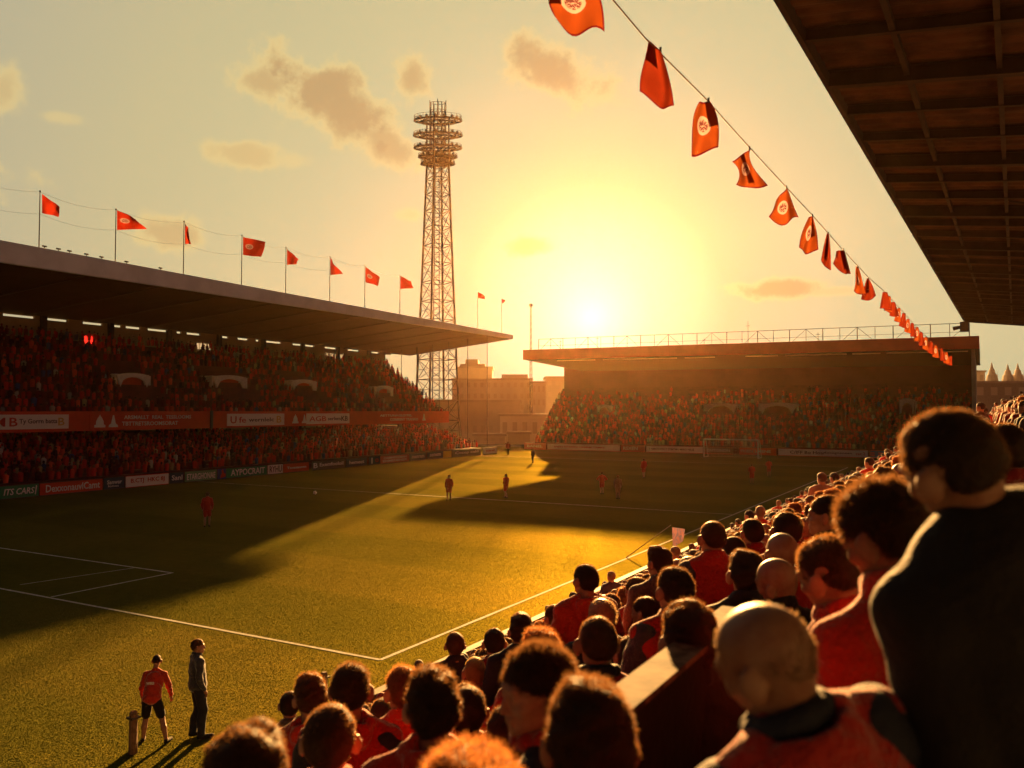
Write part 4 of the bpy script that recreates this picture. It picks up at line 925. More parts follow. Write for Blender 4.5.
for i, (a, b, c, d, cr, lab) in enumerate(BF):
    cx = (a[0] + b[0]) / 2; D_ = bD(max(cx, 575)); pl_ = at((a[0] + b[0]) / 2, (a[1] + b[1]) / 2, D_)
    nrm = (pl_ - EYE); nrm.z = 0; nrm.normalize(); nrm = (nrm + RT * (.35 * math.sin(i * 2.1))).normalized()
    me = pxquad_mesh((a, b, c, d), pl_, nrm, nu=13, nv=15, amp=.10, seed=i + 40, th=1); me.materials.append(M_bun if cr else M_bunp)
    # pull the sides in or out for each cloth's own outline
    nu_, nv_ = 13, 15; side = nrm.cross(UPZ).normalized(); wd_ = (at(c[0], c[1], D_) - at(d[0], d[1], D_)).length; sh = [(.10, .5), (.05, -.2), (.20, .1), (-.16, .2), (.02, .9), (.02, .1), (.04, .3), (.03, .2), (.02, .1), (.04, .1)][i]
    for v in me.vertices:
        u_, w__ = (v.index % nu_) / (nu_ - 1), (v.index // nu_) / (nv_ - 1); bl = math.sin(math.pi * w__ ** .85) * (1 - abs(2 * u_ - 1) * .0)
        v.co += side * ((u_ - .5) * 2 * sh[0] * wd_ * bl) * 1.0 + UPZ * (-.10 * wd_ * sh[1] * math.sin(u_ * math.pi * 2) * w__ - .12 * wd_ * (1 - (2 * u_ - 1) ** 2) * w__)
    e = empty('bunting_flag', pl_); tag(e, lab, 'flag', 'flags on the cord'); link('cloth', me, e)
    if i != 4:      # a fold of the same cloth turned back on itself
        f0, f1, f2 = [(0, .3, .55), (.0, .55, .42), (.62, 1.0, .5), (.35, .68, .9), None, (.6, .95, .6), (.1, .6, .8), (.5, 1, .8), (.3, .7, .7), (.2, .6, .7)][i]; me2 = me.copy(); bm = bmesh.new(); bm.from_mesh(me2); bm.verts.ensure_lookup_table()
        dl = [v for v in bm.verts if not (f0 - .01 <= (v.index % 13) / 12 <= f1 + .01 and (v.index // 13) / 14 <= f2)]; bmesh.ops.delete(bm, geom=dl, context='VERTS')
        for v in bm.verts: v.co = v.co + nrm * .012
        bm.to_mesh(me2); bm.free(); me2.materials.clear(); me2.materials.append(M_bunp)
        if len(me2.polygons): link('fold', me2, e)
    tp = at(b[0] - .5, b[1], D_); MB().tube(tp + UPZ * .035, tp - UPZ * .02, .012).build('toggle', M_dark, e)
ORD = ['first', 'second', 'third', 'fourth', 'fifth', 'sixth', 'seventh', 'eighth', 'ninth', 'tenth', 'eleventh', 'twelfth', 'thirteenth', 'fourteenth', 'fifteenth', 'sixteenth', 'seventeenth', 'eighteenth', 'nineteenth', 'twentieth']
far = [(885, 293, 12, 18), (889, 297, 8, 17), (893, 303, 10, 15), (899, 309, 7, 15), (904, 314, 8, 16), (908, 320, 7, 15), (912, 324, 7, 15), (917, 328, 7, 15), (921, 333, 7, 14), (926, 338, 7, 14), (931, 342, 7, 14), (936, 346, 7, 13), (941, 349, 6, 13), (946, 353, 7, 12), (951, 357, 6, 10)]
for i, (x, y, w_, h_) in enumerate(far):
    D_ = bD(x); s_ = rnd.uniform(-2, 2); y = y - 1
    qd = ((x - w_ * .2, y), (x + w_ * .2, y), (x + w_ * .5 + s_, y + h_), (x - w_ * .5 + s_, y + h_ * rnd.uniform(.8, 1)))
    pl_ = at(x, y, D_); nrm = (pl_ - EYE); nrm.z = 0; nrm.normalize()
    me = pxquad_mesh(qd, pl_, nrm, nu=6, nv=6, amp=.06, seed=i + 90, th=1); me.materials.append(M_bun if i % 2 else M_bunp)
    e = empty('bunting_flag', pl_); tag(e, 'small ' + ('orange crested' if i % 2 else 'plain red') + ' flag, ' + ORD[len(far) - 1 - i] + ' from the low end of the cord', 'flag', 'small flags bunched on the cord'); link('cloth', me, e)

# ================================================================ PEOPLE
def rotm(rx=0, ry=0, rz=0):
    return np.array(Matrix.Rotation(rz, 3, 'Z') @ Matrix.Rotation(ry, 3, 'Y') @ Matrix.Rotation(rx, 3, 'X'))
class Field:
    """a distance field grown from rounded shapes that melt into each other; meshed as one skin"""
    def __init__(s, vox): s.vox = vox; s.ops = []
    def ell(s, c, r, k=.02, rot=None, sub=False): s.ops.append(('e', np.array(c, float), np.array(r, float), k, rot, sub)); return s
    def cap(s, a, b, ra, rb=None, k=.02, sub=False): s.ops.append(('c', np.array(a, float), np.array(b, float), k, (ra, ra if rb is None else rb), sub)); return s
    def cutz(s, z, below=True): s.ops.append(('z', z, below, 0, 0, 0)); return s
    def bbox(s, op, m=0.):
        if op[0] == 'e':
            r = op[2].max() if op[4] is not None else op[2]; return op[1] - r - m, op[1] + r + m
        r = max(op[4]); return np.minimum(op[1], op[2]) - r - m, np.maximum(op[1], op[2]) + r + m
    def mesh(s, noise=0., nscale=40.):
        vx = s.vox; lo = np.min([s.bbox(o)[0] for o in s.ops if o[0] != 'z' and not o[5]], 0) - 3 * vx; hi = np.max([s.bbox(o)[1] for o in s.ops if o[0] != 'z' and not o[5]], 0) + 3 * vx
        n = np.ceil((hi - lo) / vx).astype(int) + 1; A = np.full(n, .15, np.float32)
        for o in s.ops:
            if o[0] == 'z':
                zz = (lo[2] + np.arange(n[2]) * vx - o[1])[None, None, :].astype(np.float32); A = np.maximum(A, -zz if o[2] else zz); continue
            k = max(o[3], vx * .6); a, b = s.bbox(o, k + 3 * vx)
            i0 = np.clip(np.floor((a - lo) / vx).astype(int), 0, n - 1); i1 = np.clip(np.ceil((b - lo) / vx).astype(int) + 1, 1, n)
            X = (lo[0] + np.arange(i0[0], i1[0]) * vx)[:, None, None]; Y = (lo[1] + np.arange(i0[1], i1[1]) * vx)[None, :, None]; Z = (lo[2] + np.arange(i0[2], i1[2]) * vx)[None, None, :]
            if o[0] == 'e':
                x, y, z = X - o[1][0], Y - o[1][1], Z - o[1][2]
                if o[4] is not None:
                    m = o[4].T; x, y, z = m[0, 0] * x + m[0, 1] * y + m[0, 2] * z, m[1, 0] * x + m[1, 1] * y + m[1, 2] * z, m[2, 0] * x + m[2, 1] * y + m[2, 2] * z
                r = o[2]; k0 = np.sqrt((x / r[0]) ** 2 + (y / r[1]) ** 2 + (z / r[2]) ** 2) + 1e-9; k1 = np.sqrt((x / r[0] ** 2) ** 2 + (y / r[1] ** 2) ** 2 + (z / r[2] ** 2) ** 2) + 1e-9
                d = np.where(k0 < .05, -r.min(), k0 * (k0 - 1) / k1)
            else:
                ab = o[2] - o[1]; L2 = max((ab ** 2).sum(), 1e-9); t = np.clip(((X - o[1][0]) * ab[0] + (Y - o[1][1]) * ab[1] + (Z - o[1][2]) * ab[2]) / L2, 0, 1)
                d = np.sqrt((X - o[1][0] - t * ab[0]) ** 2 + (Y - o[1][1] - t * ab[1]) ** 2 + (Z - o[1][2] - t * ab[2]) ** 2) - (o[4][0] + (o[4][1] - o[4][0]) * t)
            S = A[i0[0]:i1[0], i0[1]:i1[1], i0[2]:i1[2]]; d = d.astype(np.float32)
            if o[5]: h = np.clip(.5 - .5 * (S + d) / k, 0, 1); A[i0[0]:i1[0], i0[1]:i1[1], i0[2]:i1[2]] = S * (1 - h) + (-d) * h + k * h * (1 - h)
            else: h = np.clip(.5 + .5 * (d - S) / k, 0, 1); A[i0[0]:i1[0], i0[1]:i1[1], i0[2]:i1[2]] = d * (1 - h) + S * h - k * h * (1 - h)
        if noise:
            X = (lo[0] + np.arange(n[0]) * vx)[:, None, None]; Y = (lo[1] + np.arange(n[1]) * vx)[None, :, None]; Z = (lo[2] + np.arange(n[2]) * vx)[None, None, :]
            p_ = nr.uniform(0, 6, 6); q = nscale
            A += (noise * (np.sin(X * q + p_[0] + 2.1 * np.sin(Z * q * .7 + p_[1])) * np.sin(Z * q * 1.1 + p_[2] + 1.7 * np.sin(Y * q * .6)) + .6 * np.sin(Y * q * 1.7 + X * q + p_[3]) * np.sin(Z * q * 1.9 + p_[4]))).astype(np.float32)
        g = openvdb.FloatGrid(); g.copyFromArray(np.ascontiguousarray(A, dtype=np.float32)); P, Q = g.convertToQuads(isovalue=0.0)
        P = P * vx + lo
        if len(Q) == 0: return P, Q
        a, b, c = P[Q[:, 0]], P[Q[:, 1]], P[Q[:, 2]]
        if (np.cross(b - a, c - a) * a).sum() < 0: Q = Q[:, ::-1]
        return P, np.ascontiguousarray(Q)

def head_ops(f, c, Rm, s=1., bald=False, face=True):
    """skull centred on c, turned by Rm, looking along +y"""
    T = lambda p: c + Rm @ (np.array(p) * s)
    E3 = lambda p, r, k=.02, rot=None, sub=False: f.ell(T(p), np.array(r) * s, k * s, Rm if rot is None else Rm @ rot, sub)
    C3 = lambda a, b, ra, rb=None, k=.012, sub=False: f.cap(T(a), T(b), ra * s, (rb if rb else ra) * s, k * s, sub)
    E3((0, -.014, .032), (.080, .098, .084), .03); E3((0, -.040, -.005), (.062, .060, .066), .04); E3((0, .030, -.03), (.062, .066, .088), .03)
    E3((0, .040, -.085), (.047, .046, .034), .025); E3((0, .076, -.100), (.020, .016, .017), .02)
    if face:
        C3((-.030, .084, .020), (.030, .084, .020), .013, k=.015); E3((-.046, .062, -.028), (.020, .022, .018), .018); E3((.046, .062, -.028), (.020, .022, .018), .018)
        for sg in (-1, 1): E3((sg * .032, .101, .000), (.020, .014, .012), .010, sub=True); E3((sg * .031, .083, -.001), (.013, .013, .012), .003)
        C3((0, .088, .010), (0, .110, -.034), .008, .012, .010); E3((-.012, .099, -.038), (.009, .011, .008), .006); E3((.012, .099, -.038), (.009, .011, .008), .006)
        C3((-.020, .092, -.061), (.020, .092, -.061), .0065, k=.006); C3((-.017, .091, -.074), (.017, .091, -.074), .0075, k=.006); C3((-.019, .100, -.0675), (.019, .100, -.0675), .003, k=.004, sub=True)
    for sg in (-1, 1):
        rt = rotm(rx=.15, rz=-sg * .7); E3((sg * .090, -.010, -.012), (.012, .027, .040), .006, rt); E3((sg * .091, -.002, -.006), (.005, .011, .020), .005, rt, sub=True)
    return T
def body_pose(h, rng, stand=None, lean=.05):
    """joints for a figure h tall (floor to crown); seated if short enough"""
    hip = h - .80 if h < 1.62 else h * .54; st = h >= 1.62
    if stand is not None: st = stand
    k = 1.0 if not st else h / 1.78
    J = dict(hip=np.array([0, 0, hip]), st=st, k=k); up = np.array([0, math.sin(lean), math.cos(lean)])
    J['chest'] = J['hip'] + up * .30 * k; J['neck'] = J['hip'] + up * .545 * k; J['sh'] = [J['hip'] + up * .462 * k + np.array([sg * .190 * k, -.01, 0]) for sg in (-1, 1)]
    J['head'] = J['hip'] + up * .69 * k; J['head'][2] = h - .114 * (1 if not st else 1)
    if st:
        J['knee'] = [np.array([sg * .10, .03, hip * .53]) for sg in (-1, 1)]; J['ank'] = [np.array([sg * .11, -.02, .08]) for sg in (-1, 1)]
        J['elb'] = [J['sh'][i] + np.array([sg * .07, -.03, -.28]) * k for i, sg in enumerate((-1, 1))]; J['wri'] = [J['elb'][i] + np.array([-sg * .02, .10, -.22]) * k for i, sg in enumerate((-1, 1))]
    else:
        J['knee'] = [np.array([sg * .13, .40, hip + .02 if hip < .55 else hip - .08]) for sg in (-1, 1)]; J['ank'] = [np.array([sg * .13, .40, .08]) for sg in (-1, 1)]
        J['elb'] = [J['sh'][i] + np.array([sg * .06, .06, -.27]) for i, sg in enumerate((-1, 1))]; J['wri'] = [J['elb'][i] + np.array([-sg * .10, .23, -.06]) for i, sg in enumerate((-1, 1))]
    J['toe'] = [a + np.array([0, .17, -.045]) for a in J['ank']]
    J['up'] = up
    return J
def hand_ops(f, w, d, sg, fine=True):
    d = d / np.linalg.norm(d); side = np.cross(d, [0, 0, 1.]); side = side / (np.linalg.norm(side) + 1e-9); dn = np.cross(side, d)
    f.cap(w, w + d * .035, .024, .028, .012); f.ell(w + d * .065, (.030, .034, .030), .015)
    if fine:
        for i in range(4):
            a = w + d * .085 + side * (i - 1.5) * .019; ln = (.038, .044, .041, .032)[i]; b = a + (d * .9 - dn * .35) * ln; c = b + (d * .45 - dn * .85) * ln * .8; f.cap(a, b, .0092, .0088, .004); f.cap(b, c, .0088, .0075, .004)
        a = w + d * .04 - side * sg * .026; b = a + (d * .5 - side * sg * .8) * .038; f.cap(a, b, .0115, .010, .006); f.cap(b, b + d * .028, .010, .0085, .004)
def skin_field(J, vox, yaw, pit, hs, fine, roll=0., shorts=False):
    f = Field(vox); k = J['k']; Rm = rotm(rx=pit, ry=roll, rz=yaw); u = J['up']
    head_ops(f, J['head'], Rm, hs, face=fine)
    f.cap(J['head'] + Rm @ np.array([0, -.028, -.05]) * hs, J['neck'] + [0, -.02, -.02], .051 * hs, .060, .03)
    f.cap(J['neck'] + [-.11 * k, -.015, -.05 * k], J['neck'] + [.11 * k, -.015, -.05 * k], .045, k=.04)
    f.ell(J['chest'] + [0, 0, 0], (.135 * k, .09 * k, .19 * k), .03); f.ell(J['hip'] + u * .1, (.13 * k, .09 * k, .17 * k), .03); f.ell(J['hip'], (.145 * k, .10 * k, .1 * k), .03)
    for i, sg in enumerate((-1, 1)):
        f.cap(J['sh'][i] - [sg * .03, 0, .01], J['elb'][i], .042, .034, .02); f.cap(J['elb'][i], J['wri'][i], .033, .024, .01); hand_ops(f, J['wri'][i], J['wri'][i] - J['elb'][i], sg, fine)
        hp = J['hip'] + [sg * .085 * k, 0, -.02]; f.cap(hp, J['knee'][i], .085, .060, .03); f.cap(J['knee'][i], (J['knee'][i] + J['ank'][i]) / 2 + [0, -.02, .03], .058, .062, .02); f.cap((J['knee'][i] + J['ank'][i]) / 2 + [0, -.02, .03], J['ank'][i], .060, .040, .02)
        f.cap(J['ank'][i] - [0, .02, .02], J['toe'][i], .036, .030, .02)
    return f
def top_field(J, vox, g=1., collar=0, hood=False, arms=True, body=True, hem=-.12):
    f = Field(vox); k = J['k'] * g; u = J['up']
    if body:
        f.ell(J['chest'] + [0, -.01, .0], (.175 * k, .128 * k, .22 * k), .03); f.ell(J['hip'] + u * .12, (.172 * k, .135 * k, .2 * k), .04); f.ell(J['hip'] + [0, 0, .0], (.182 * k, .145 * k, .13 * k), .03)
        for sg in (-1, 1): f.cap(J['neck'] + [sg * .04, -.02, .0], J['sh'][(sg + 1) // 2] + [0, 0, .012], .045 * g, .054 * g, .045)
        f.cap(J['sh'][0] + [.05, 0, -.03], J['sh'][1] + [-.05, 0, -.03], .075 * g, k=.03)
        f.ell(J['neck'] + [0, -.035, -.03], (.085 * g, .065 * g, .05), .03)
        if collar:
            nk = J['neck'] + [0, -.012, .012]
            for i in range(12):
                a, b = 2 * math.pi * i / 12, 2 * math.pi * (i + 1) / 12; r = .069; zz = [-.022 * math.sin(q) + .012 for q in (a, b)]; f.cap(nk + [r * math.cos(a), r * math.sin(a), zz[0]], nk + [r * math.cos(b), r * math.sin(b), zz[1]], .019 + .006 * (collar > 1), k=.014); f.cap(nk + [r * .95 * math.cos(a), r * .95 * math.sin(a), zz[0] + .022], nk + [r * .95 * math.cos(b), r * .95 * math.sin(b), zz[1] + .022], .013, k=.012)
        if hood:
            f.ell(J['neck'] + [0, -.10, -.02], (.115, .065, .085), .03); f.ell(J['neck'] + [0, -.075, .045], (.085, .05, .04), .012, sub=True)
            for sg in (-1, 1): f.cap(J['neck'] + [sg * .09, -.05, .02], J['neck'] + [sg * .075, .05, -.02], .03, .02, .02)
    if arms:
        for i, sg in enumerate((-1, 1)):
            f.cap(J['sh'][i] - [0, 0, 0], J['elb'][i], .068 * g, .056 * g, .03); f.cap(J['elb'][i], J['wri'][i] * .93 + J['elb'][i] * .07, .054 * g, .040 * g, .02)
    if not body: pass
    return f
def leg_field(J, vox, short=False):
    f = Field(vox); k = J['k']; f.ell(J['hip'] + [0, -.0, -.01], (.165 * k, .125 * k, .12 * k), .03)
    for i, sg in enumerate((-1, 1)):
        hp = J['hip'] + [sg * .09 * k, 0, -.03]
        if short: f.cap(hp, hp + (J['knee'][i] - hp) * .78, .112, .100, .03)
        else: f.cap(hp, J['knee'][i], .106 * k, .084 * k, .03); f.cap(J['knee'][i], (J['knee'][i] + J['ank'][i]) / 2 + [0, -.02, .03], .082, .080, .02); f.cap((J['knee'][i] + J['ank'][i]) / 2 + [0, -.02, .03], J['ank'][i] + [0, 0, .02], .080, .066, .02)
    return f
def shoe_field(J, vox):
    f = Field(vox)
    for i in (0, 1): f.cap(J['ank'][i] + [0, -.035, -.03], J['toe'][i] + [0, .02, -.002], .046, .038, .02)
    return f.cutz(.0, True)
def hair_field(J, vox, yaw, pit, hs, style, roll=0., grow=0.):
    f = Field(vox); Rm = rotm(rx=pit, ry=roll, rz=yaw); c = J['head']; T = lambda p: c + Rm @ (np.array(p) * hs)
    e = lambda p, r, k=.02, sub=False: f.ell(T(p), (np.array(r) - (grow if sub else 0)) * hs, k, Rm, sub)
    if style in ('short', 'crop'):
        d = .006 if style == 'short' else .001
        e((0, -.014, .032), (.079 + d, .098 + d, .086 + d)); e((0, -.050, .002), (.072 + d, .064 + d, .074 + d), .03)
        e((0, .100, -.045), (.095, .085, .085), .012, True); e((.108, .010, -.030), (.050, .056, .058), .01, True); e((-.108, .010, -.030), (.050, .056, .058), .01, True); e((.07, .05, -.06), (.05, .06, .07), .01, True); e((-.07, .05, -.06), (.05, .06, .07), .01, True); e((0, -.06, -.132), (.10, .08, .055), .012, True)
    if style == 'crop': e((.100, .015, -.048), (.046, .070, .062), .008, True); e((-.100, .015, -.048), (.046, .070, .062), .008, True); e((0, -.07, -.112), (.11, .09, .055), .012, True)
    if style == 'thick':
        e((0, -.010, .042), (.088, .108, .093)); e((0, -.052, .00), (.084, .070, .080), .03); e((0, .045, .095), (.055, .05, .030), .03)
        e((0, .105, -.05), (.095, .085, .090), .012, True); e((.112, .012, -.035), (.046, .052, .058), .01, True); e((-.112, .012, -.035), (.046, .052, .058), .01, True); e((.07, .055, -.06), (.05, .06, .07), .01, True); e((-.07, .055, -.06), (.05, .06, .07), .01, True); e((0, -.06, -.13), (.11, .09, .055), .012, True)
    elif style == 'bald':
        e((0, -.014, .032), (.080, .098, .084)); e((0, -.045, .0), (.069, .064, .070), .03); e((0, .100, -.045), (.095, .085, .085), .012, True); e((0, -.06, -.115), (.10, .08, .055), .012, True)
    elif style == 'thin':
        e((0, -.018, .030), (.079, .096, .087)); e((0, -.045, .0), (.073, .068, .072), .03); e((0, .09, .03), (.09, .085, .12), .012, True); e((0, -.06, -.115), (.10, .08, .055), .012, True)
    elif style == 'long':
        e((0, -.012, .035), (.086, .106, .092)); f.cap(T((0, -.05, .0)), T((0, -.075, -.14)), .082 * hs, .065 * hs, .03); e((0, .105, -.05), (.090, .088, .10), .012, True)
    elif style == 'cap':
        e((0, -.008, .040), (.086, .106, .086)); e((0, .02, -.055), (.16, .17, .075), .006, True); f.cap(T((-.04, .09, .028)), T((.04, .09, .028)), .008, k=.01); f.ell(T((0, .115, .024)), np.array((.062, .055, .007)) * hs, .01, Rm)
    return f, T
def strands(P, Q, n, ln, wd, rng, up=.5, curl=.5, fade=None, T=None):
    """thin blades of hair standing on a cap"""
    a, b, c, d = (P[Q[:, i]] for i in range(4)); cen = (a + b + c + d) / 4; nrm = np.cross(c - a, d - b); nrm /= np.linalg.norm(nrm, axis=1)[:, None] + 1e-12
    idx = rng.integers(0, len(Q), n); r1, r2 = rng.random((2, n, 1)); p = a[idx] * (1 - r1) * (1 - r2) + b[idx] * r1 * (1 - r2) + c[idx] * r1 * r2 + d[idx] * (1 - r1) * r2; nn = nrm[idx]
    k = np.clip((p[:, 2] - cen[:, 2].min()) / (np.ptp(cen[:, 2]) + 1e-9), 0, 1)[:, None]
    flow = np.stack([rng.normal(0, .45, n), rng.normal(-.1, .45, n), -.9 * (1 - k[:, 0]) + rng.normal(0, .3, n)], 1)
    cl_ = np.stack([np.sin(p[:, 0] * 150 + 3 * np.sin(p[:, 2] * 90)), np.sin(p[:, 1] * 140 + 3 * np.sin(p[:, 0] * 80)), np.sin(p[:, 2] * 130 + 2 * np.sin(p[:, 1] * 100))], 1); flow = flow + .7 * cl_
    d1 = nn * up + flow * .5 + rng.normal(0, .18 * (1 + curl), (n, 3)); d1 /= np.linalg.norm(d1, axis=1)[:, None]
    d2 = d1 + flow * .5 * curl + rng.normal(0, .5 * curl, (n, 3)); d2 /= np.linalg.norm(d2, axis=1)[:, None]
    l_ = ln * rng.uniform(.4, 1.15, (n, 1)) * (.55 + .6 * k); s_ = np.cross(d1, rng.normal(0, 1, (n, 3))); s_ /= np.linalg.norm(s_, axis=1)[:, None] + 1e-12; s_ *= wd / 2
    p0 = p - nn * .002; p1 = p0 + d1 * l_ * .55; p2 = p1 + d2 * l_ * .5
    if fade:
        c0, Rm, za, zb = fade; zl = ((p - c0) @ Rm)[:, 2]; kp = rng.random(n) < np.clip((za - zl) / zb, .05, 1); p0, p1, p2, s_ = p0[kp], p1[kp], p2[kp], s_[kp]; n = int(kp.sum())
    V_ = np.stack([p0 - s_, p0 + s_, p1 + s_ * .7, p1 - s_ * .7, p2 + s_ * .12, p2 - s_ * .12], 1).reshape(-1, 3); o = np.arange(n)[:, None] * 6
    return V_, np.concatenate([o + np.array([0, 1, 2, 3]), o + np.array([3, 2, 4, 5])])

def fabric(name, col, rough=.85, bump=.9, sheen=.5, bs=13):
    if name in MATS: return MATS[name]
    m = bpy.data.materials.new(name); m.use_nodes = True; n = NT(m.node_tree); p = n.N['Principled BSDF']; t = n.new('ShaderNodeTexCoord').outputs['Object']
    w1 = n.noise(t, bs, 4, .6); w2 = n.noise(t, 260, 2)
    c = n.mix(n.mr(n.noise(t, 5, 4), .3, .7), (*col, 1), (*[x * .72 for x in col], 1)); n.L.new(c, p.inputs['Base Color'])
    if max(col) < .06: bump *= .45; sheen = .08
    hgt = n.m('ADD', n.m('MULTIPLY', w1, 1.0), n.m('MULTIPLY', w2, .05)); b = n.new('ShaderNodeBump'); n.L.new(hgt, b.inputs['Height']); b.inputs['Strength'].default_value = bump; b.inputs['Distance'].default_value = .05; n.L.new(b.outputs[0], p.inputs['Normal'])
    p.inputs['Roughness'].default_value = rough; p.inputs['Specular IOR Level'].default_value = .25; p.inputs['Sheen Weight'].default_value = sheen; p.inputs['Sheen Roughness'].default_value = .35
    MATS[name] = m; return m
def skinm(name, col):
    if name in MATS: return MATS[name]
    m = bpy.data.materials.new(name); m.use_nodes = True; n = NT(m.node_tree); p = n.N['Principled BSDF']; t = n.new('ShaderNodeTexCoord').outputs['Object']
    c = n.mix(n.mr(n.noise(t, 22, 4), .35, .7), (*col, 1), (col[0] * .85, col[1] * .68, col[2] * .62, 1)); n.L.new(c, p.inputs['Base Color'])
    b = n.new('ShaderNodeBump'); n.L.new(n.noise(t, 180, 3), b.inputs['Height']); b.inputs['Strength'].default_value = .15; b.inputs['Distance'].default_value = .01; n.L.new(b.outputs[0], p.inputs['Normal'])
    p.inputs['Roughness'].default_value = .5; p.inputs['Specular IOR Level'].default_value = .4; p.inputs['Subsurface Weight'].default_value = 0.0; MATS[name] = m; return m
def hairm(name, col):
    if name in MATS: return MATS[name]
    m = bpy.data.materials.new(name); m.use_nodes = True; n = NT(m.node_tree); p = n.N['Principled BSDF']; t_ = n.new('ShaderNodeTexCoord').outputs['Object']; ns2 = n.noise(n.vm('MULTIPLY', t_, (1, 1, .25)), 120, 3, .7); n.L.new(n.mix(n.mr(ns2, .35, .65), (*[x * .55 for x in col], 1), (*[x * 1.5 for x in col], 1)), p.inputs['Base Color']); bb = n.new('ShaderNodeBump'); n.L.new(ns2, bb.inputs['Height']); bb.inputs['Strength'].default_value = .8; bb.inputs['Distance'].default_value = .01; n.L.new(bb.outputs[0], p.inputs['Normal']); p.inputs['Roughness'].default_value = .6; p.inputs['Specular IOR Level'].default_value = .35
    tr = n.new('ShaderNodeBsdfTranslucent'); tr.inputs[0].default_value = (min(1, col[0] * 5 + .22), min(1, col[1] * 4.2 + .10), min(1, col[2] * 3 + .03), 1); mx = n.new('ShaderNodeMixShader'); mx.inputs[0].default_value = .42
    n.L.new(p.outputs[0], mx.inputs[1]); n.L.new(tr.outputs[0], mx.inputs[2]); n.L.new(mx.outputs[0], n.N['Material Output'].inputs[0]); MATS[name] = m; return m
SK = [skinm('skin_fair', (.29, .16, .11)), skinm('skin_tan', (.22, .115, .075)), skinm('skin_brown', (.13, .07, .045))]
HM = {'dark': hairm('hair_dark', (.018, .011, .008)), 'brown': hairm('hair_brown', (.045, .025, .014)), 'chestnut': hairm('hair_chestnut', (.10, .045, .02)), 'grey': hairm('hair_grey', (.10, .085, .07)), 'blond': hairm('hair_blond', (.22, .13, .06))}
FB = {'red': fabric('cloth_red', (.36, .022, .014)), 'bright': fabric('cloth_bright_red', (.52, .04, .016)), 'navy': fabric('cloth_navy', (.018, .022, .040)), 'black': fabric('cloth_black', (.014, .012, .013)), 'slate': fabric('cloth_slate', (.045, .055, .085)), 'maroon': fabric('cloth_maroon', (.20, .015, .012)), 'grey': fabric('cloth_grey', (.09, .08, .08)), 'white': fabric('cloth_white', (.6, .56, .5)), 'tan': fabric('cloth_tan', (.22, .13, .07))}
def mesh_from(f, name, m, noise=0., ns=40.):
    P, Q = f.mesh(noise, ns); me = np_mesh(name, P, Q, m); return me
def make_person(label, cat='person', h=1.31, vox=.009, yaw=0., pit=0., roll=0., style='short', hair='dark', top='red', sleeves=None, legs='black', collar=1, hood=False, skin=0, hs=1., g=1., nst=2500, sln=.02, swd=.0016, fine=True, J=None, short=False, collar_col=None, group=None, lean=.06, lowvox=None):
    global LOCAL
    J = J or body_pose(h, nr, lean=lean); lv = lowvox or vox * 1.3
    me = mesh_from(skin_field(J, vox, yaw, pit, hs, fine, roll), 'body', SK[skin]); o = link('person', me); tag(o, label, cat, group)
    LOCAL = True
    if sleeves is None: link('jacket', mesh_from(top_field(J, lv, g, collar if not collar_col else 0, hood), 'jacket', FB[top], .006, 21), o)
    else:
        link('jacket', mesh_from(top_field(J, lv, g, collar if not collar_col else 0, hood, arms=False), 'jacket', FB[top], .006, 21), o)
        for i in (0, 1):
            f = Field(lv); f.cap(J['sh'][i] + [(.02, -.02)[i] * 1, 0, .0], J['elb'][i], .074 * g, .058 * g, .03); f.cap(J['elb'][i], J['wri'][i] * .93 + J['elb'][i] * .07, .055 * g, .041 * g, .02); link('sleeve', mesh_from(f, 'sleeve', FB[sleeves], .006, 24), o)
    if collar_col:
        f = Field(vox); nk = J['neck'] + [0, -.012, .010]
        for i in range(12):
            a, b = 2 * math.pi * i / 12, 2 * math.pi * (i + 1) / 12; r = .074; zz = [-.022 * math.sin(q) + .015 for q in (a, b)]; f.cap(nk + [r * math.cos(a), r * math.sin(a), zz[0]], nk + [r * math.cos(b), r * math.sin(b), zz[1]], .026, k=.012)
        link('collar', mesh_from(f, 'collar', FB[collar_col]), o)
    link('shorts' if short else 'trousers', mesh_from(leg_field(J, lv * 1.2, short), 'trousers', FB[legs], .003, 20), o)
    link('shoes', mesh_from(shoe_field(J, lv * 1.2), 'shoes', FB['black']), o)
    if style != 'none':
        f, T = hair_field(J, vox, yaw, pit, hs, style, roll); P, Q = f.mesh(.0075 if style in ('thick', 'long') else .0028, 46)
        if nst and style != 'cap':
            V2, Q2 = strands(P, Q, nst, sln, swd, nr, up=.75, curl=.8 if style == 'thick' else .4, fade=(J['head'], rotm(rx=pit, ry=roll, rz=yaw), .055, .08) if style == 'bald' else (J['head'], rotm(rx=pit, ry=roll, rz=yaw), .13, .1) if style == 'thin' else None)
            if style in ('short', 'crop', 'thick') and fine:
                f2, _ = hair_field(J, vox * 1.2, yaw, pit, hs * .995, style, roll, grow=.012); Pg, Qg = f2.mesh(); V3, Q3 = strands(Pg, Qg, nst // 2, .009, swd * .9, nr, up=.35, curl=.2); Q2 = np.concatenate([Q2, Q3 + len(V2)]); V2 = np.concatenate([V2, V3])
            Q, P = (Q2, V2) if style in ('bald', 'thin') else (np.concatenate([Q, Q2 + len(P)]), np.concatenate([P, V2]))
        link('hat' if style == 'cap' else 'hair', np_mesh('hair', P, Q, HM[hair] if style != 'cap' else FB[hair]), o)
    LOCAL = False
    o['hx'] = float(J['head'][0]); o['hy'] = float(J['head'][1]); o['hz'] = float(J['head'][2])
    return o

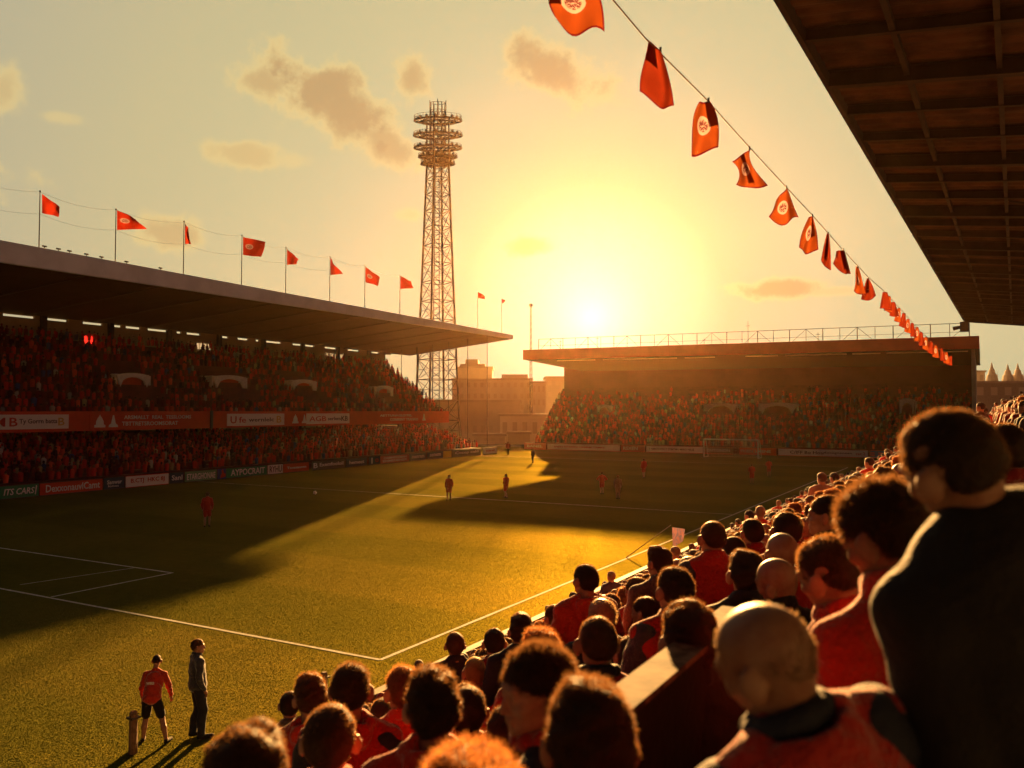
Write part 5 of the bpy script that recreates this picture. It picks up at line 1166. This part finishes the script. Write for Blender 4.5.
PLACED = []
def seat_hero(px, py, D, s, rel, label, tilt=0, fwd=0, **kw):
    """head centre seen at (px, py), D metres away; facing turned rel degrees left of the view direction"""
    P = at(px, py, D); zf_ = zfl(P.x); h = max(1.08, (P.z - zf_) / s + .114)
    if 1.45 < h < 1.66 and not kw.get('J'): h = min(h, 1.60)
    o = make_person(label, h=h, **kw); rz = YAW + R(rel); hx, hy = o['hx'] * s, o['hy'] * s
    M_ = Matrix.Rotation(rz, 3, 'Z') @ Matrix.Rotation(R(tilt), 3, 'Y') @ Matrix.Rotation(R(fwd), 3, 'X'); o.rotation_euler = M_.to_euler(); o.scale = (s, s, s)
    o.location = P - M_ @ Vector((hx, hy, o['hz'] * s))
    del o['hx'], o['hy'], o['hz']; PLACED.append((P.x, P.y, P.z)); return o
hv = .0065
seat_hero(950, 465, 1.46, .83, 8, 'big man in a black coat, broad back filling the lower right corner', vox=hv, style='crop', hair='dark', top='black', tilt=-24, g=1.55, collar=2, nst=12000, sln=.010, yaw=.28, pit=-.12, skin=1)
seat_hero(882, 533, 1.98, .98, 12, 'dark-haired man in a red jacket just behind the big man in the black coat', vox=hv, style='short', hair='dark', top='bright', tilt=-14, collar=1, nst=9000, sln=.024, yaw=.4, pit=-.30, skin=1)
seat_hero(828, 573, 2.6, .95, 20, 'balding man with thin lit hair and a red jacket, head bowed beside the dark-haired man', vox=hv, style='crop', hair='brown', top='bright', tilt=-16, collar=1, nst=8000, sln=.015, yaw=.3, pit=-.2, skin=0)
seat_hero(764, 660, 1.42, .82, 14, 'bald elderly man in a navy coat with a red yoke, lower right of centre', vox=hv, style='bald', hair='grey', top='red', sleeves='navy', collar_col='navy', tilt=-20, nst=16000, sln=.008, swd=.0018, yaw=.6, pit=-.22, skin=1, g=1.22, hood=True)
seat_hero(590, 744, 1.78, .98, 6, 'person with round dark hair and black top at the bottom centre', vox=hv, style='thick', hair='dark', top='black', nst=9000, sln=.017, yaw=-.1, skin=1)
seat_hero(536, 690, 2.2, .90, 80, 'curly-haired young man in a navy jacket, the only face seen in profile', vox=.006, style='short', hair='dark', top='navy', nst=14000, sln=.024, yaw=.62, pit=-.08, skin=0, collar=1, collar_col='red')
seat_hero(472, 842, 1.45, 1.08, 0, 'curly fair-brown hair of a person cut off by the bottom edge', vox=hv, style='thick', hair='chestnut', top='maroon', nst=12000, sln=.024, yaw=.1)
seat_hero(245, 792, 1.85, 1.02, 0, 'round dark head cut off by the bottom edge, nearest the two men on the grass', vox=hv, style='thick', hair='dark', top='navy', nst=9000, sln=.012, yaw=0)
seat_hero(433, 708, 2.75, .93, 8, 'dark-haired person in a red jacket with hair standing up, beside the youth in profile', vox=.008, style='thick', hair='dark', top='bright', hood=True, nst=6000, sln=.022)
seat_hero(403, 690, 4.3, .98, 12, 'person with reddish lit hair half hidden by the dark-haired person in red', vox=.01, style='short', hair='chestnut', top='bright', nst=4000, sln=.022, yaw=.3)
seat_hero(351, 690, 3.9, 1.0, 4, 'dark-haired person in a red gilet with navy sleeves, seen square from behind', vox=.009, style='short', hair='dark', top='red', sleeves='navy', hood=True, nst=5000, sln=.02)
seat_hero(310, 697, 4.9, .98, 12, 'person in a bright red hood with messy brown hair at the row end', vox=.01, style='thick', hair='brown', top='bright', hood=True, nst=4000, sln=.022, yaw=.3)
seat_hero(468, 712, 4.0, 1.0, 0, 'dark-haired person in a maroon jacket between the two near red jackets', vox=.01, style='short', hair='dark', top='red', hood=True, nst=4000, sln=.012)
seat_hero(597, 643, 3.9, 1.05, 8, 'short-haired man in a red jacket with a navy collar, ears showing', vox=.008, style='crop', hair='brown', top='red', collar_col='navy', nst=5000, sln=.008, skin=1)
seat_hero(585, 580, 6.4, 1.0, 14, 'person in a red hooded coat standing a head above the row by the rail', vox=.011, style='short', hair='dark', top='bright', hood=True, nst=3000, sln=.015, yaw=.35, g=1.15)
seat_hero(631, 656, 4.9, .98, 0, 'dark round head behind the short-haired man with the navy collar', vox=.011, style='short', hair='dark', top='maroon', nst=3000, sln=.01)
seat_hero(690, 642, 2.85, 1.0, 4, 'dark-haired person in black in front of the gleaming parapet top', vox=.008, style='thick', hair='dark', top='black', nst=7000, sln=.014, yaw=0, collar=1)
seat_hero(674, 590, 4.5, 1.03, 6, 'dark-haired man in a slate-blue and red jacket beside the parapet', vox=.009, style='short', hair='dark', top='red', sleeves='slate', nst=5000, sln=.016, yaw=.25)
seat_hero(712, 538, 5.7, 1.0, 4, 'tall short-haired man in a red gilet with slate-blue sleeves', vox=.009, style='crop', hair='brown', top='red', sleeves='slate', collar=1, nst=4000, sln=.008, yaw=.15, g=1.1)
seat_hero(746, 575, 4.6, 1.02, 0, 'dark curly head right behind the bald elderly man', vox=.009, style='thick', hair='dark', top='navy', nst=5000, sln=.014)
seat_hero(776, 581, 4.2, 1.0, 30, 'bald man in a dark jacket leaning to his left', vox=.009, style='bald', hair='brown', top='black', nst=2500, sln=.005, pit=-.2, roll=-.35, yaw=.3)
seat_hero(781, 553, 4.9, 1.02, 6, 'bald man in a red jacket behind the leaning bald man', vox=.009, style='bald', hair='brown', top='red', nst=2500, sln=.005, yaw=.2)
seat_hero(786, 531, 5.6, 1.05, 0, 'broad dark-haired head behind the two bald men', vox=.011, style='short', hair='dark', top='maroon', nst=3000, sln=.012)
seat_hero(826, 516, 5.0, 1.0, 35, 'dark-haired man looking toward the pitch above the balding man', vox=.009, style='short', hair='dark', top='black', nst=4000, sln=.014, yaw=.4)
seat_hero(1003, 452, 3.9, 1.08, 0, 'black-haired person in a red jacket at the right edge behind the big man', vox=.009, style='short', hair='dark', top='maroon', nst=5000, sln=.01)
seat_hero(659, 563, 6.6, 1.0, 12, 'dark curly head next to the rail, left of the man in slate-blue sleeves', vox=.012, style='thick', hair='dark', top='grey', nst=2500, sln=.014, yaw=.3)
seat_hero(636, 591, 7.2, 1.0, 16, 'small brown head below the rail with a red top', vox=.012, style='short', hair='brown', top='red', nst=2000, sln=.014, yaw=.4)
seat_hero(645, 613, 6.2, 1.0, 20, 'dark-haired youth in grey looking toward the pitch, left of the parapet', vox=.012, style='short', hair='dark', top='navy', nst=2500, sln=.014, yaw=.5)
seat_hero(521, 631, 6.3, 1.0, 8, 'round dark head beside the person in the red hooded coat', vox=.012, style='thick', hair='dark', top='navy', nst=2500, sln=.010)
seat_hero(494, 643, 6.9, 1.0, 8, 'dark head left of the round dark head by the rail', vox=.012, style='short', hair='dark', top='maroon', nst=2000, sln=.012)
seat_hero(554, 618, 7.6, 1.0, 14, 'brown head with a red collar right against the rail', vox=.012, style='short', hair='brown', top='red', nst=2000, sln=.014, yaw=.3)
seat_hero(541, 655, 4.4, .98, 16, 'wavy chestnut hair rising behind the youth in profile', vox=.010, style='thick', hair='chestnut', top='maroon', nst=5000, sln=.028, yaw=.2)
seat_hero(475, 672, 6.4, .98, 6, 'close-cropped fair head over a bright red jacket', vox=.012, style='crop', hair='blond', top='bright', hood=True, nst=2000, sln=.007)
seat_hero(290, 705, 7.4, 1.0, 10, 'dark-haired person in grey at the pitch end of the crowd', vox=.012, style='short', hair='dark', top='grey', nst=2000, sln=.012)
seat_hero(455, 645, 7.8, 1.0, 10, 'small dark head with a lit edge near the left end of the rail', vox=.012, style='short', hair='brown', top='navy', nst=1500, sln=.012)
seat_hero(733, 552, 6.4, 1.0, 8, 'small dark head just right of the tall man in the red gilet', vox=.012, style='short', hair='dark', top='red', nst=2000, sln=.012)
seat_hero(752, 533, 7.0, 1.0, 8, 'narrow dark head between the red gilet and the broad dark head', vox=.012, style='short', hair='dark', top='maroon', nst=2000, sln=.012)
seat_hero(720, 640, 4.6, .98, 4, 'dark head between the parapet and the bald elderly man', vox=.011, style='short', hair='dark', top='navy', nst=2500, sln=.012)
seat_hero(383, 716, 5.6, .98, 4, 'brown-haired person in red between the gilet and the reddish lit hair', vox=.012, style='short', hair='brown', top='bright', nst=2000, sln=.012)
seat_hero(508, 735, 3.4, .98, 2, 'dark head in a red hood low beneath the youth in profile', vox=.011, style='short', hair='dark', top='bright', hood=True, nst=3000, sln=.012)
seat_hero(330, 740, 2.9, 1.0, 6, 'brown-haired person in a red top low at the bottom edge', vox=.010, style='short', hair='brown', top='bright', nst=4000, sln=.012)
seat_hero(860, 520, 5.2, 1.0, 10, 'brown-haired head in the gap between the balding man and the dark-haired man', vox=.011, style='short', hair='brown', top='maroon', nst=3000, sln=.012)

# ---------------------------------------------------------------- the rest of the near stand: individual people built from a few originals
import numpy as _n
VAR = [dict(style='short', hair='dark', top='bright', skin=0), dict(style='thick', hair='dark', top='navy', skin=1), dict(style='short', hair='brown', top='red', hood=True), dict(style='crop', hair='brown', top='black', skin=1), dict(style='thick', hair='chestnut', top='maroon'),
       dict(style='bald', hair='brown', top='bright', skin=0), dict(style='long', hair='brown', top='red', skin=0), dict(style='short', hair='dark', top='slate', collar=1), dict(style='thick', hair='brown', top='bright', hood=True), dict(style='cap', hair='red', top='grey', skin=2), dict(style='thin', hair='grey', top='navy'), dict(style='short', hair='dark', top='red', sleeves='navy', skin=2)]
VL = ['short-haired spectator in bright red', 'thick-haired spectator in navy', 'brown-haired spectator in a red hood', 'close-cropped spectator in black', 'wavy chestnut-haired spectator in maroon', 'bald spectator in bright red', 'long-haired spectator in red', 'dark-haired spectator in slate blue', 'shaggy-haired spectator in a bright red hood', 'spectator in a red cap and grey coat', 'grey-haired spectator in navy', 'spectator in a red gilet with navy sleeves']
protos = []
for i, v in enumerate(VAR):
    o = make_person('x', h=1.30, vox=.013, nst=1400, sln=.022, swd=.0035, yaw=rnd.uniform(-.2, .4), pit=-.08, fine=False, lowvox=.022, **v)
    for k in ('hx', 'hy', 'hz'): del o[k]
    protos.append(o)
cand = []
row = 0; x = XR0
while x < 13:
    y = -1 + nr.random() * .5
    while y < 100: cand.append((x + nr.normal(0, .05), y + nr.normal(0, .06), row)); y += .51
    x += PITCHR; row += 1
def vis(p):
    d = Vector(p) - EYE; w_ = d.dot(FW)
    if w_ < .4: return None
    return 512 + F * d.dot(RT) / w_, 384 - F * d.dot(UP) / w_, w_
ok = []
for (x, y, r_) in cand:
    z = zfl(XR0 + PITCHR * r_) + 1.18; v_ = vis((x, y, z))
    if v_ is None: continue
    px, py, w_ = v_
    if px < 283 or px > 1060 or py > 800 or w_ < 3.3: continue
    if w_ < 4.4 and px > 560: continue
    if any((x - a) ** 2 + (y - b) ** 2 < .47 ** 2 for a, b, c in PLACED): continue
    ok.append((w_, x, y, r_, px, py))
ok.sort(); NEARN = 232
used = set(); RK = {}
for j, (w_, x, y, r_, px, py) in enumerate(ok[:NEARN]):
    vi = int(nr.integers(0, len(protos))); src = protos[vi]
    o = src if vi not in used else copy_tree(src); used.add(vi); s = nr.uniform(.93, 1.06)
    o.location = (x, y, zfl(XR0 + PITCHR * r_)); o.rotation_euler = (0, 0, YAW + nr.normal(.25, .25)); o.scale = (s, s, s)
    rk = RK.get((vi, r_), 0); RK[(vi, r_)] = rk + 1; o['label'] = VL[vi].replace('spectator', 'fan') + ', ' + (ORD[r_] if r_ < 20 else 'last') + ' row above the rail, ' + ORD[min(rk, 19)] + ' such'; o['group'] = 'spectators packed in the near stand'; o['category'] = 'person'
for vi, p in enumerate(protos):
    if vi not in used:
        for c in list(p.children): bpy.data.objects.remove(c)
        bpy.data.objects.remove(p)
# beyond them: the far rows as one mass of low-detail figures
def low_person(i):
    J = body_pose(1.30, nr); P1, Q1 = skin_field(J, .034, .2, 0, 1., False).mesh(); P2_, Q2 = top_field(J, .034, 1.05).mesh(); st = ['short', 'thick', 'bald', 'crop'][i % 4]; f, T = hair_field(J, .02, .2, 0, 1.06, st); P3, Q3 = f.mesh(); 
    sel = lambda P_, Q_: (P_, Q_)
    V2, Q4 = strands(P3, Q3, 90, .025, .009, nr, up=.8); 
    Pm = np.concatenate([P1, P2_, P3, V2]); Qm = np.concatenate([Q1, Q2 + len(P1), Q3 + len(P1) + len(P2_), Q4 + len(P1) + len(P2_) + len(P3)])
    keep = (Pm[Qm][:, :, 2].min(1) > .55); Qm = Qm[keep]; us_, inv = np.unique(Qm, return_inverse=True); part = np.concatenate([np.zeros(len(P1)), np.ones(len(P2_)), np.full(len(P3) + len(V2), 2)])[us_]
    return Pm[us_], inv.reshape(-1, 4), part
lows = [low_person(i) for i in range(4)]; VV, FF, CC = [], [], []; off_ = 0
for (w_, x, y, r_, px, py) in ok[NEARN:]:
    P_, Q_, pt = lows[int(nr.integers(0, 4))]; a = YAW + nr.normal(.3, .3); c, s = math.cos(a), math.sin(a); k = nr.uniform(.93, 1.07); up_ = .35 if nr.random() < .04 else 0
    VV.append(np.stack([(P_[:, 0] * c - P_[:, 1] * s) * k + x, (P_[:, 0] * s + P_[:, 1] * c) * k + y, P_[:, 2] * k + zfl(XR0 + PITCHR * r_) + up_], 1)); FF.append(Q_ + off_); off_ += len(P_)
    cs = np.array([(.38, .22, .15), SHIRT[int(nr.integers(0, len(SHIRT)))], [(.02, .012, .008), (.05, .028, .015), (.12, .05, .025), (.25, .15, .08)][int(nr.integers(0, 4))]]); CC.append(cs[pt.astype(int)])
print('low crowd', len(ok) - NEARN, off_)
m_ = bpy.data.materials.new('crowd_near'); m_.use_nodes = True; n = NT(m_.node_tree); p = n.N['Principled BSDF']; a = n.new('ShaderNodeAttribute', attribute_name='col'); n.L.new(a.outputs['Color'], p.inputs['Base Color']); p.inputs['Roughness'].default_value = .7; p.inputs['Sheen Weight'].default_value = .5
tr = n.new('ShaderNodeBsdfTranslucent'); n.L.new(n.mix(1, a.outputs['Color'], (3, 2.2, 1.5, 1), 'MULTIPLY'), tr.inputs[0]); mx = n.new('ShaderNodeMixShader'); mx.inputs[0].default_value = .2; n.L.new(p.outputs[0], mx.inputs[1]); n.L.new(tr.outputs[0], mx.inputs[2]); n.L.new(mx.outputs[0], n.N['Material Output'].inputs[0])
o = link('crowd', np_mesh('crowd', np.concatenate(VV), np.concatenate(FF), m_, np.concatenate(CC))); tag(o, 'far rows of the near stand where heads merge into one glinting mass', 'crowd', None, 'stuff')

# ---------------------------------------------------------------- players and the men by the pitch
def J_walk(h, stride=.25, arms='down', lean=.04, bend=0.):
    J = body_pose(h, nr, stand=True, lean=lean); hip = J['hip'][2]
    J['ank'] = [np.array([-.10, -stride, .09]), np.array([.10, stride, .08])]; J['knee'] = [np.array([-.10, -stride * .15 + .06, hip * .52]), np.array([.10, stride * .6 + .05, hip * .54])]; J['toe'] = [a + np.array([0, .17, -.05]) for a in J['ank']]
    k = J['k']
    if arms == 'hips':
        J['elb'] = [J['sh'][i] + np.array([sg * .20, -.06, -.22]) * k for i, sg in enumerate((-1, 1))]; J['wri'] = [J['elb'][i] + np.array([-sg * .20, .10, -.12]) * k for i, sg in enumerate((-1, 1))]
    elif arms == 'run':
        J['elb'] = [J['sh'][0] + np.array([-.08, -.16, -.22]) * k, J['sh'][1] + np.array([.08, .10, -.25]) * k]; J['wri'] = [J['elb'][0] + np.array([.03, .18, -.10]) * k, J['elb'][1] + np.array([-.06, .20, .08]) * k]
    elif arms == 'fold':
        J['elb'] = [J['sh'][i] + np.array([sg * .05, .05, -.27]) * k for i, sg in enumerate((-1, 1))]; J['wri'] = [J['elb'][i] + np.array([-sg * .13, .18, .02]) * k for i, sg in enumerate((-1, 1))]
    return J
def J_bend(h):
    """legs apart, trunk tipped forward, arms hanging"""
    J = body_pose(h, nr, stand=True, lean=.42); hip = J['hip'][2]; J['hip'] = J['hip'] + np.array([0, -.06, 0])
    J['knee'] = [np.array([-.15, .05, hip * .5]), np.array([.20, .02, hip * .5])]; J['ank'] = [np.array([-.18, -.02, .08]), np.array([.34, -.18, .09])]; J['toe'] = [J['ank'][0] + [-.03, .17, -.045], J['ank'][1] + [.06, .16, -.05]]
    u = J['up']; J['head'] = J['neck'] + np.array([0, .08, .20]); J['elb'] = [J['sh'][0] + np.array([-.09, .02, -.28]), J['sh'][1] + np.array([.10, .04, -.28])]; J['wri'] = [J['elb'][0] + np.array([0, .06, -.24]), J['elb'][1] + np.array([.02, .08, -.22])]
    return J
def on_pitch(px, py, hpx, rel, label, J=None, hh=None, **kw):
    kw.setdefault('g', 1.12); kw.setdefault('hs', 1.08)
    g_ = onz(px, py, .0); D_ = (g_ - EYE).dot(V); h = hh or min(1.95, hpx * D_ / F); Jx = J(1.78) if J else None
    o = make_person(label, h=1.78, J=Jx, **kw); s = h / 1.78
    for k in ('hx', 'hy', 'hz'): del o[k]
    o.location = (g_.x, g_.y, 0.0); o.rotation_euler = (0, 0, YAW + R(rel)); o.scale = (s, s, s); return o
pk = dict(vox=.013, fine=False, nst=600, swd=.004)
on_pitch(197, 738, 96, -55, 'man in a dark suit jacket and trousers standing on the grass looking along the pitch', vox=.009, fine=True, style='short', hair='brown', top='slate', legs='navy', collar=1, nst=2500, sln=.01, g=1.12, J=lambda h: J_walk(h, .05, 'down', lean=.0), yaw=-.35)
tr_ = on_pitch(152, 741, 80, 8, 'man in a red training top and black shorts leaning over by the short post', vox=.009, fine=True, style='crop', hair='dark', top='bright', legs='black', short=True, nst=1800, sln=.008, J=J_bend, pit=-.3)
sc2 = tr_.scale[0]
LOCAL = True
p_ = text_obj('WIRB', M_wink, None, (0.02, -.255, 1.33), (1, 0, 0), (0, .25, .968), .055, .16, bold=.01, name='back_lettering'); p_.parent = tr_; LOCAL = False
on_pitch(207, 527, 38, 15, 'player in red walking alone in the shaded half near the green boards', hh=1.88, style='crop', hair='dark', top='red', legs='red', short=True, J=lambda h: J_walk(h, .12, 'down'), **pk)
on_pitch(449, 500, 25, 170, 'player in dark red standing in the sunlit strip, left of the other sunlit player', style='short', hair='dark', top='red', legs='red', short=True, J=lambda h: J_walk(h, .10, 'down'), **pk)
on_pitch(506, 498, 24, 35, 'player in red striding through the sunlit strip with a long shadow', style='short', hair='dark', top='bright', legs='bright', short=True, J=lambda h: J_walk(h, .28, 'run'), **pk)
on_pitch(602, 494, 22, 5, 'player in red with hands on hips in the shade of the end stand', style='short', hair='dark', top='bright', legs='red', short=True, J=lambda h: J_walk(h, .04, 'hips'), **pk)
on_pitch(618, 499, 18, 0, 'faint player in a pale top beside the one with hands on hips', hh=1.7, style='short', hair='dark', top='tan', legs='tan', short=True, J=lambda h: J_walk(h, .04, 'down'), **pk)
on_pitch(644, 478, 20, 20, 'player in bright red deep in the shade in front of the long pale board', hh=1.85, style='short', hair='dark', top='bright', legs='red', short=True, J=lambda h: J_walk(h, .10, 'down'), **pk)
on_pitch(752, 484, 20, -10, 'player in red in front of the right goal post', style='short', hair='dark', top='bright', legs='bright', short=True, J=lambda h: J_walk(h, .04, 'fold'), **pk)
on_pitch(769, 477, 15, -20, 'smallest player in red, just right of the far goal', hh=1.72, style='short', hair='dark', top='bright', legs='red', short=True, J=lambda h: J_walk(h, .15, 'run'), **pk)
on_pitch(533, 463, 13, 40, 'tiny figure casting a long shadow on the sunlit grass by the first rose board', hh=1.75, style='short', hair='dark', top='black', legs='black', J=lambda h: J_walk(h, .12, 'down'), **pk)
on_pitch(508, 455, 13, 10, 'dark figure standing in the gap between the two far stands', hh=1.9, style='short', hair='dark', top='maroon', legs='black', J=lambda h: J_walk(h, .05, 'down'), g=1.3, **pk)
# ball
b = onz(315, 494.5); bm = bmesh.new(); bmesh.ops.create_icosphere(bm, subdivisions=3, radius=.14); me = bpy.data.meshes.new('football'); bm.to_mesh(me); bm.free(); me.materials.append(M_white); me.materials.append(M_ink)
for i, f in enumerate(me.polygons):
    f.use_smooth = True
    c_ = f.center.normalized(); 
    if max(c_.dot(Vector(v).normalized()) for v in ((0, 1, 1.618), (0, -1, 1.618), (0, 1, -1.618), (0, -1, -1.618), (1, 1.618, 0), (-1, 1.618, 0), (1, -1.618, 0), (-1, -1.618, 0), (1.618, 0, 1), (-1.618, 0, 1), (1.618, 0, -1), (-1.618, 0, -1))) > .94: f.material_index = 1
o = link('football', me); o.location = (b.x, b.y, .14); tag(o, 'white football lying in the shaded half of the pitch', 'ball')
# posts by the grass
M_wood = mat('weathered_wood', (.22, .13, .08), .85, var=.5, vscale=9, bump=.5, bscale=30)
for (px, py, pt, lab) in ((133, 753, 711, 'short weathered post with a shadow beside the man in the red training top'), (324, 706, 672, 'short weathered post standing behind the crowd end near the corner')):
    g_ = onz(px, py, 0); D_ = (g_ - EYE).dot(V); h_ = at(px, pt, D_).z; e = empty('wooden_post', g_); tag(e, lab, 'post')
    mb = MB(); n_ = 10; rings = []
    for z_, r_ in ((-.02, .085), (h_ * .3, .08), (h_ * .75, .075), (h_ * .96, .072), (h_, .05)): rings.append([g_ + Vector((math.cos(2 * math.pi * i / n_) * r_ * (1 + .08 * math.sin(i * 3 + z_ * 5)), math.sin(2 * math.pi * i / n_) * r_, z_)) for i in range(n_)])
    mb.poly(rings).build('shaft', M_wood, e); MB().box((g_.x - .09, g_.y - .09, h_ * .82), (g_.x + .09, g_.y + .09, h_ * .87)).build('band', M_dark, e)
# corner flag on the near touchline
cf = onz(672, 562, 0); cf.x = min(cf.x, XT - .1); D_ = (cf - EYE).dot(V); e = empty('touchline_flag', cf); tag(e, 'pale pink and blue flag on a thin leaning pole by the near touchline', 'flag')
tp = at(671, 525, D_); MB().tube(cf, tp, .022, .015, 6).build('pole', M_pole, e)
nrm = (cf - EYE); nrm.z = 0; nrm.normalize(); me = pxquad_mesh(((672, 527), (685, 529), (683, 541), (673, 549)), tp, nrm, amp=.10, seed=5, th=1); me.materials.append(mat('flag_pale', (.26, .11, .12), .8, trans=.3, col2=(.10, .09, .17), vscale=5, coord='Generated')); link('flag', me, e)
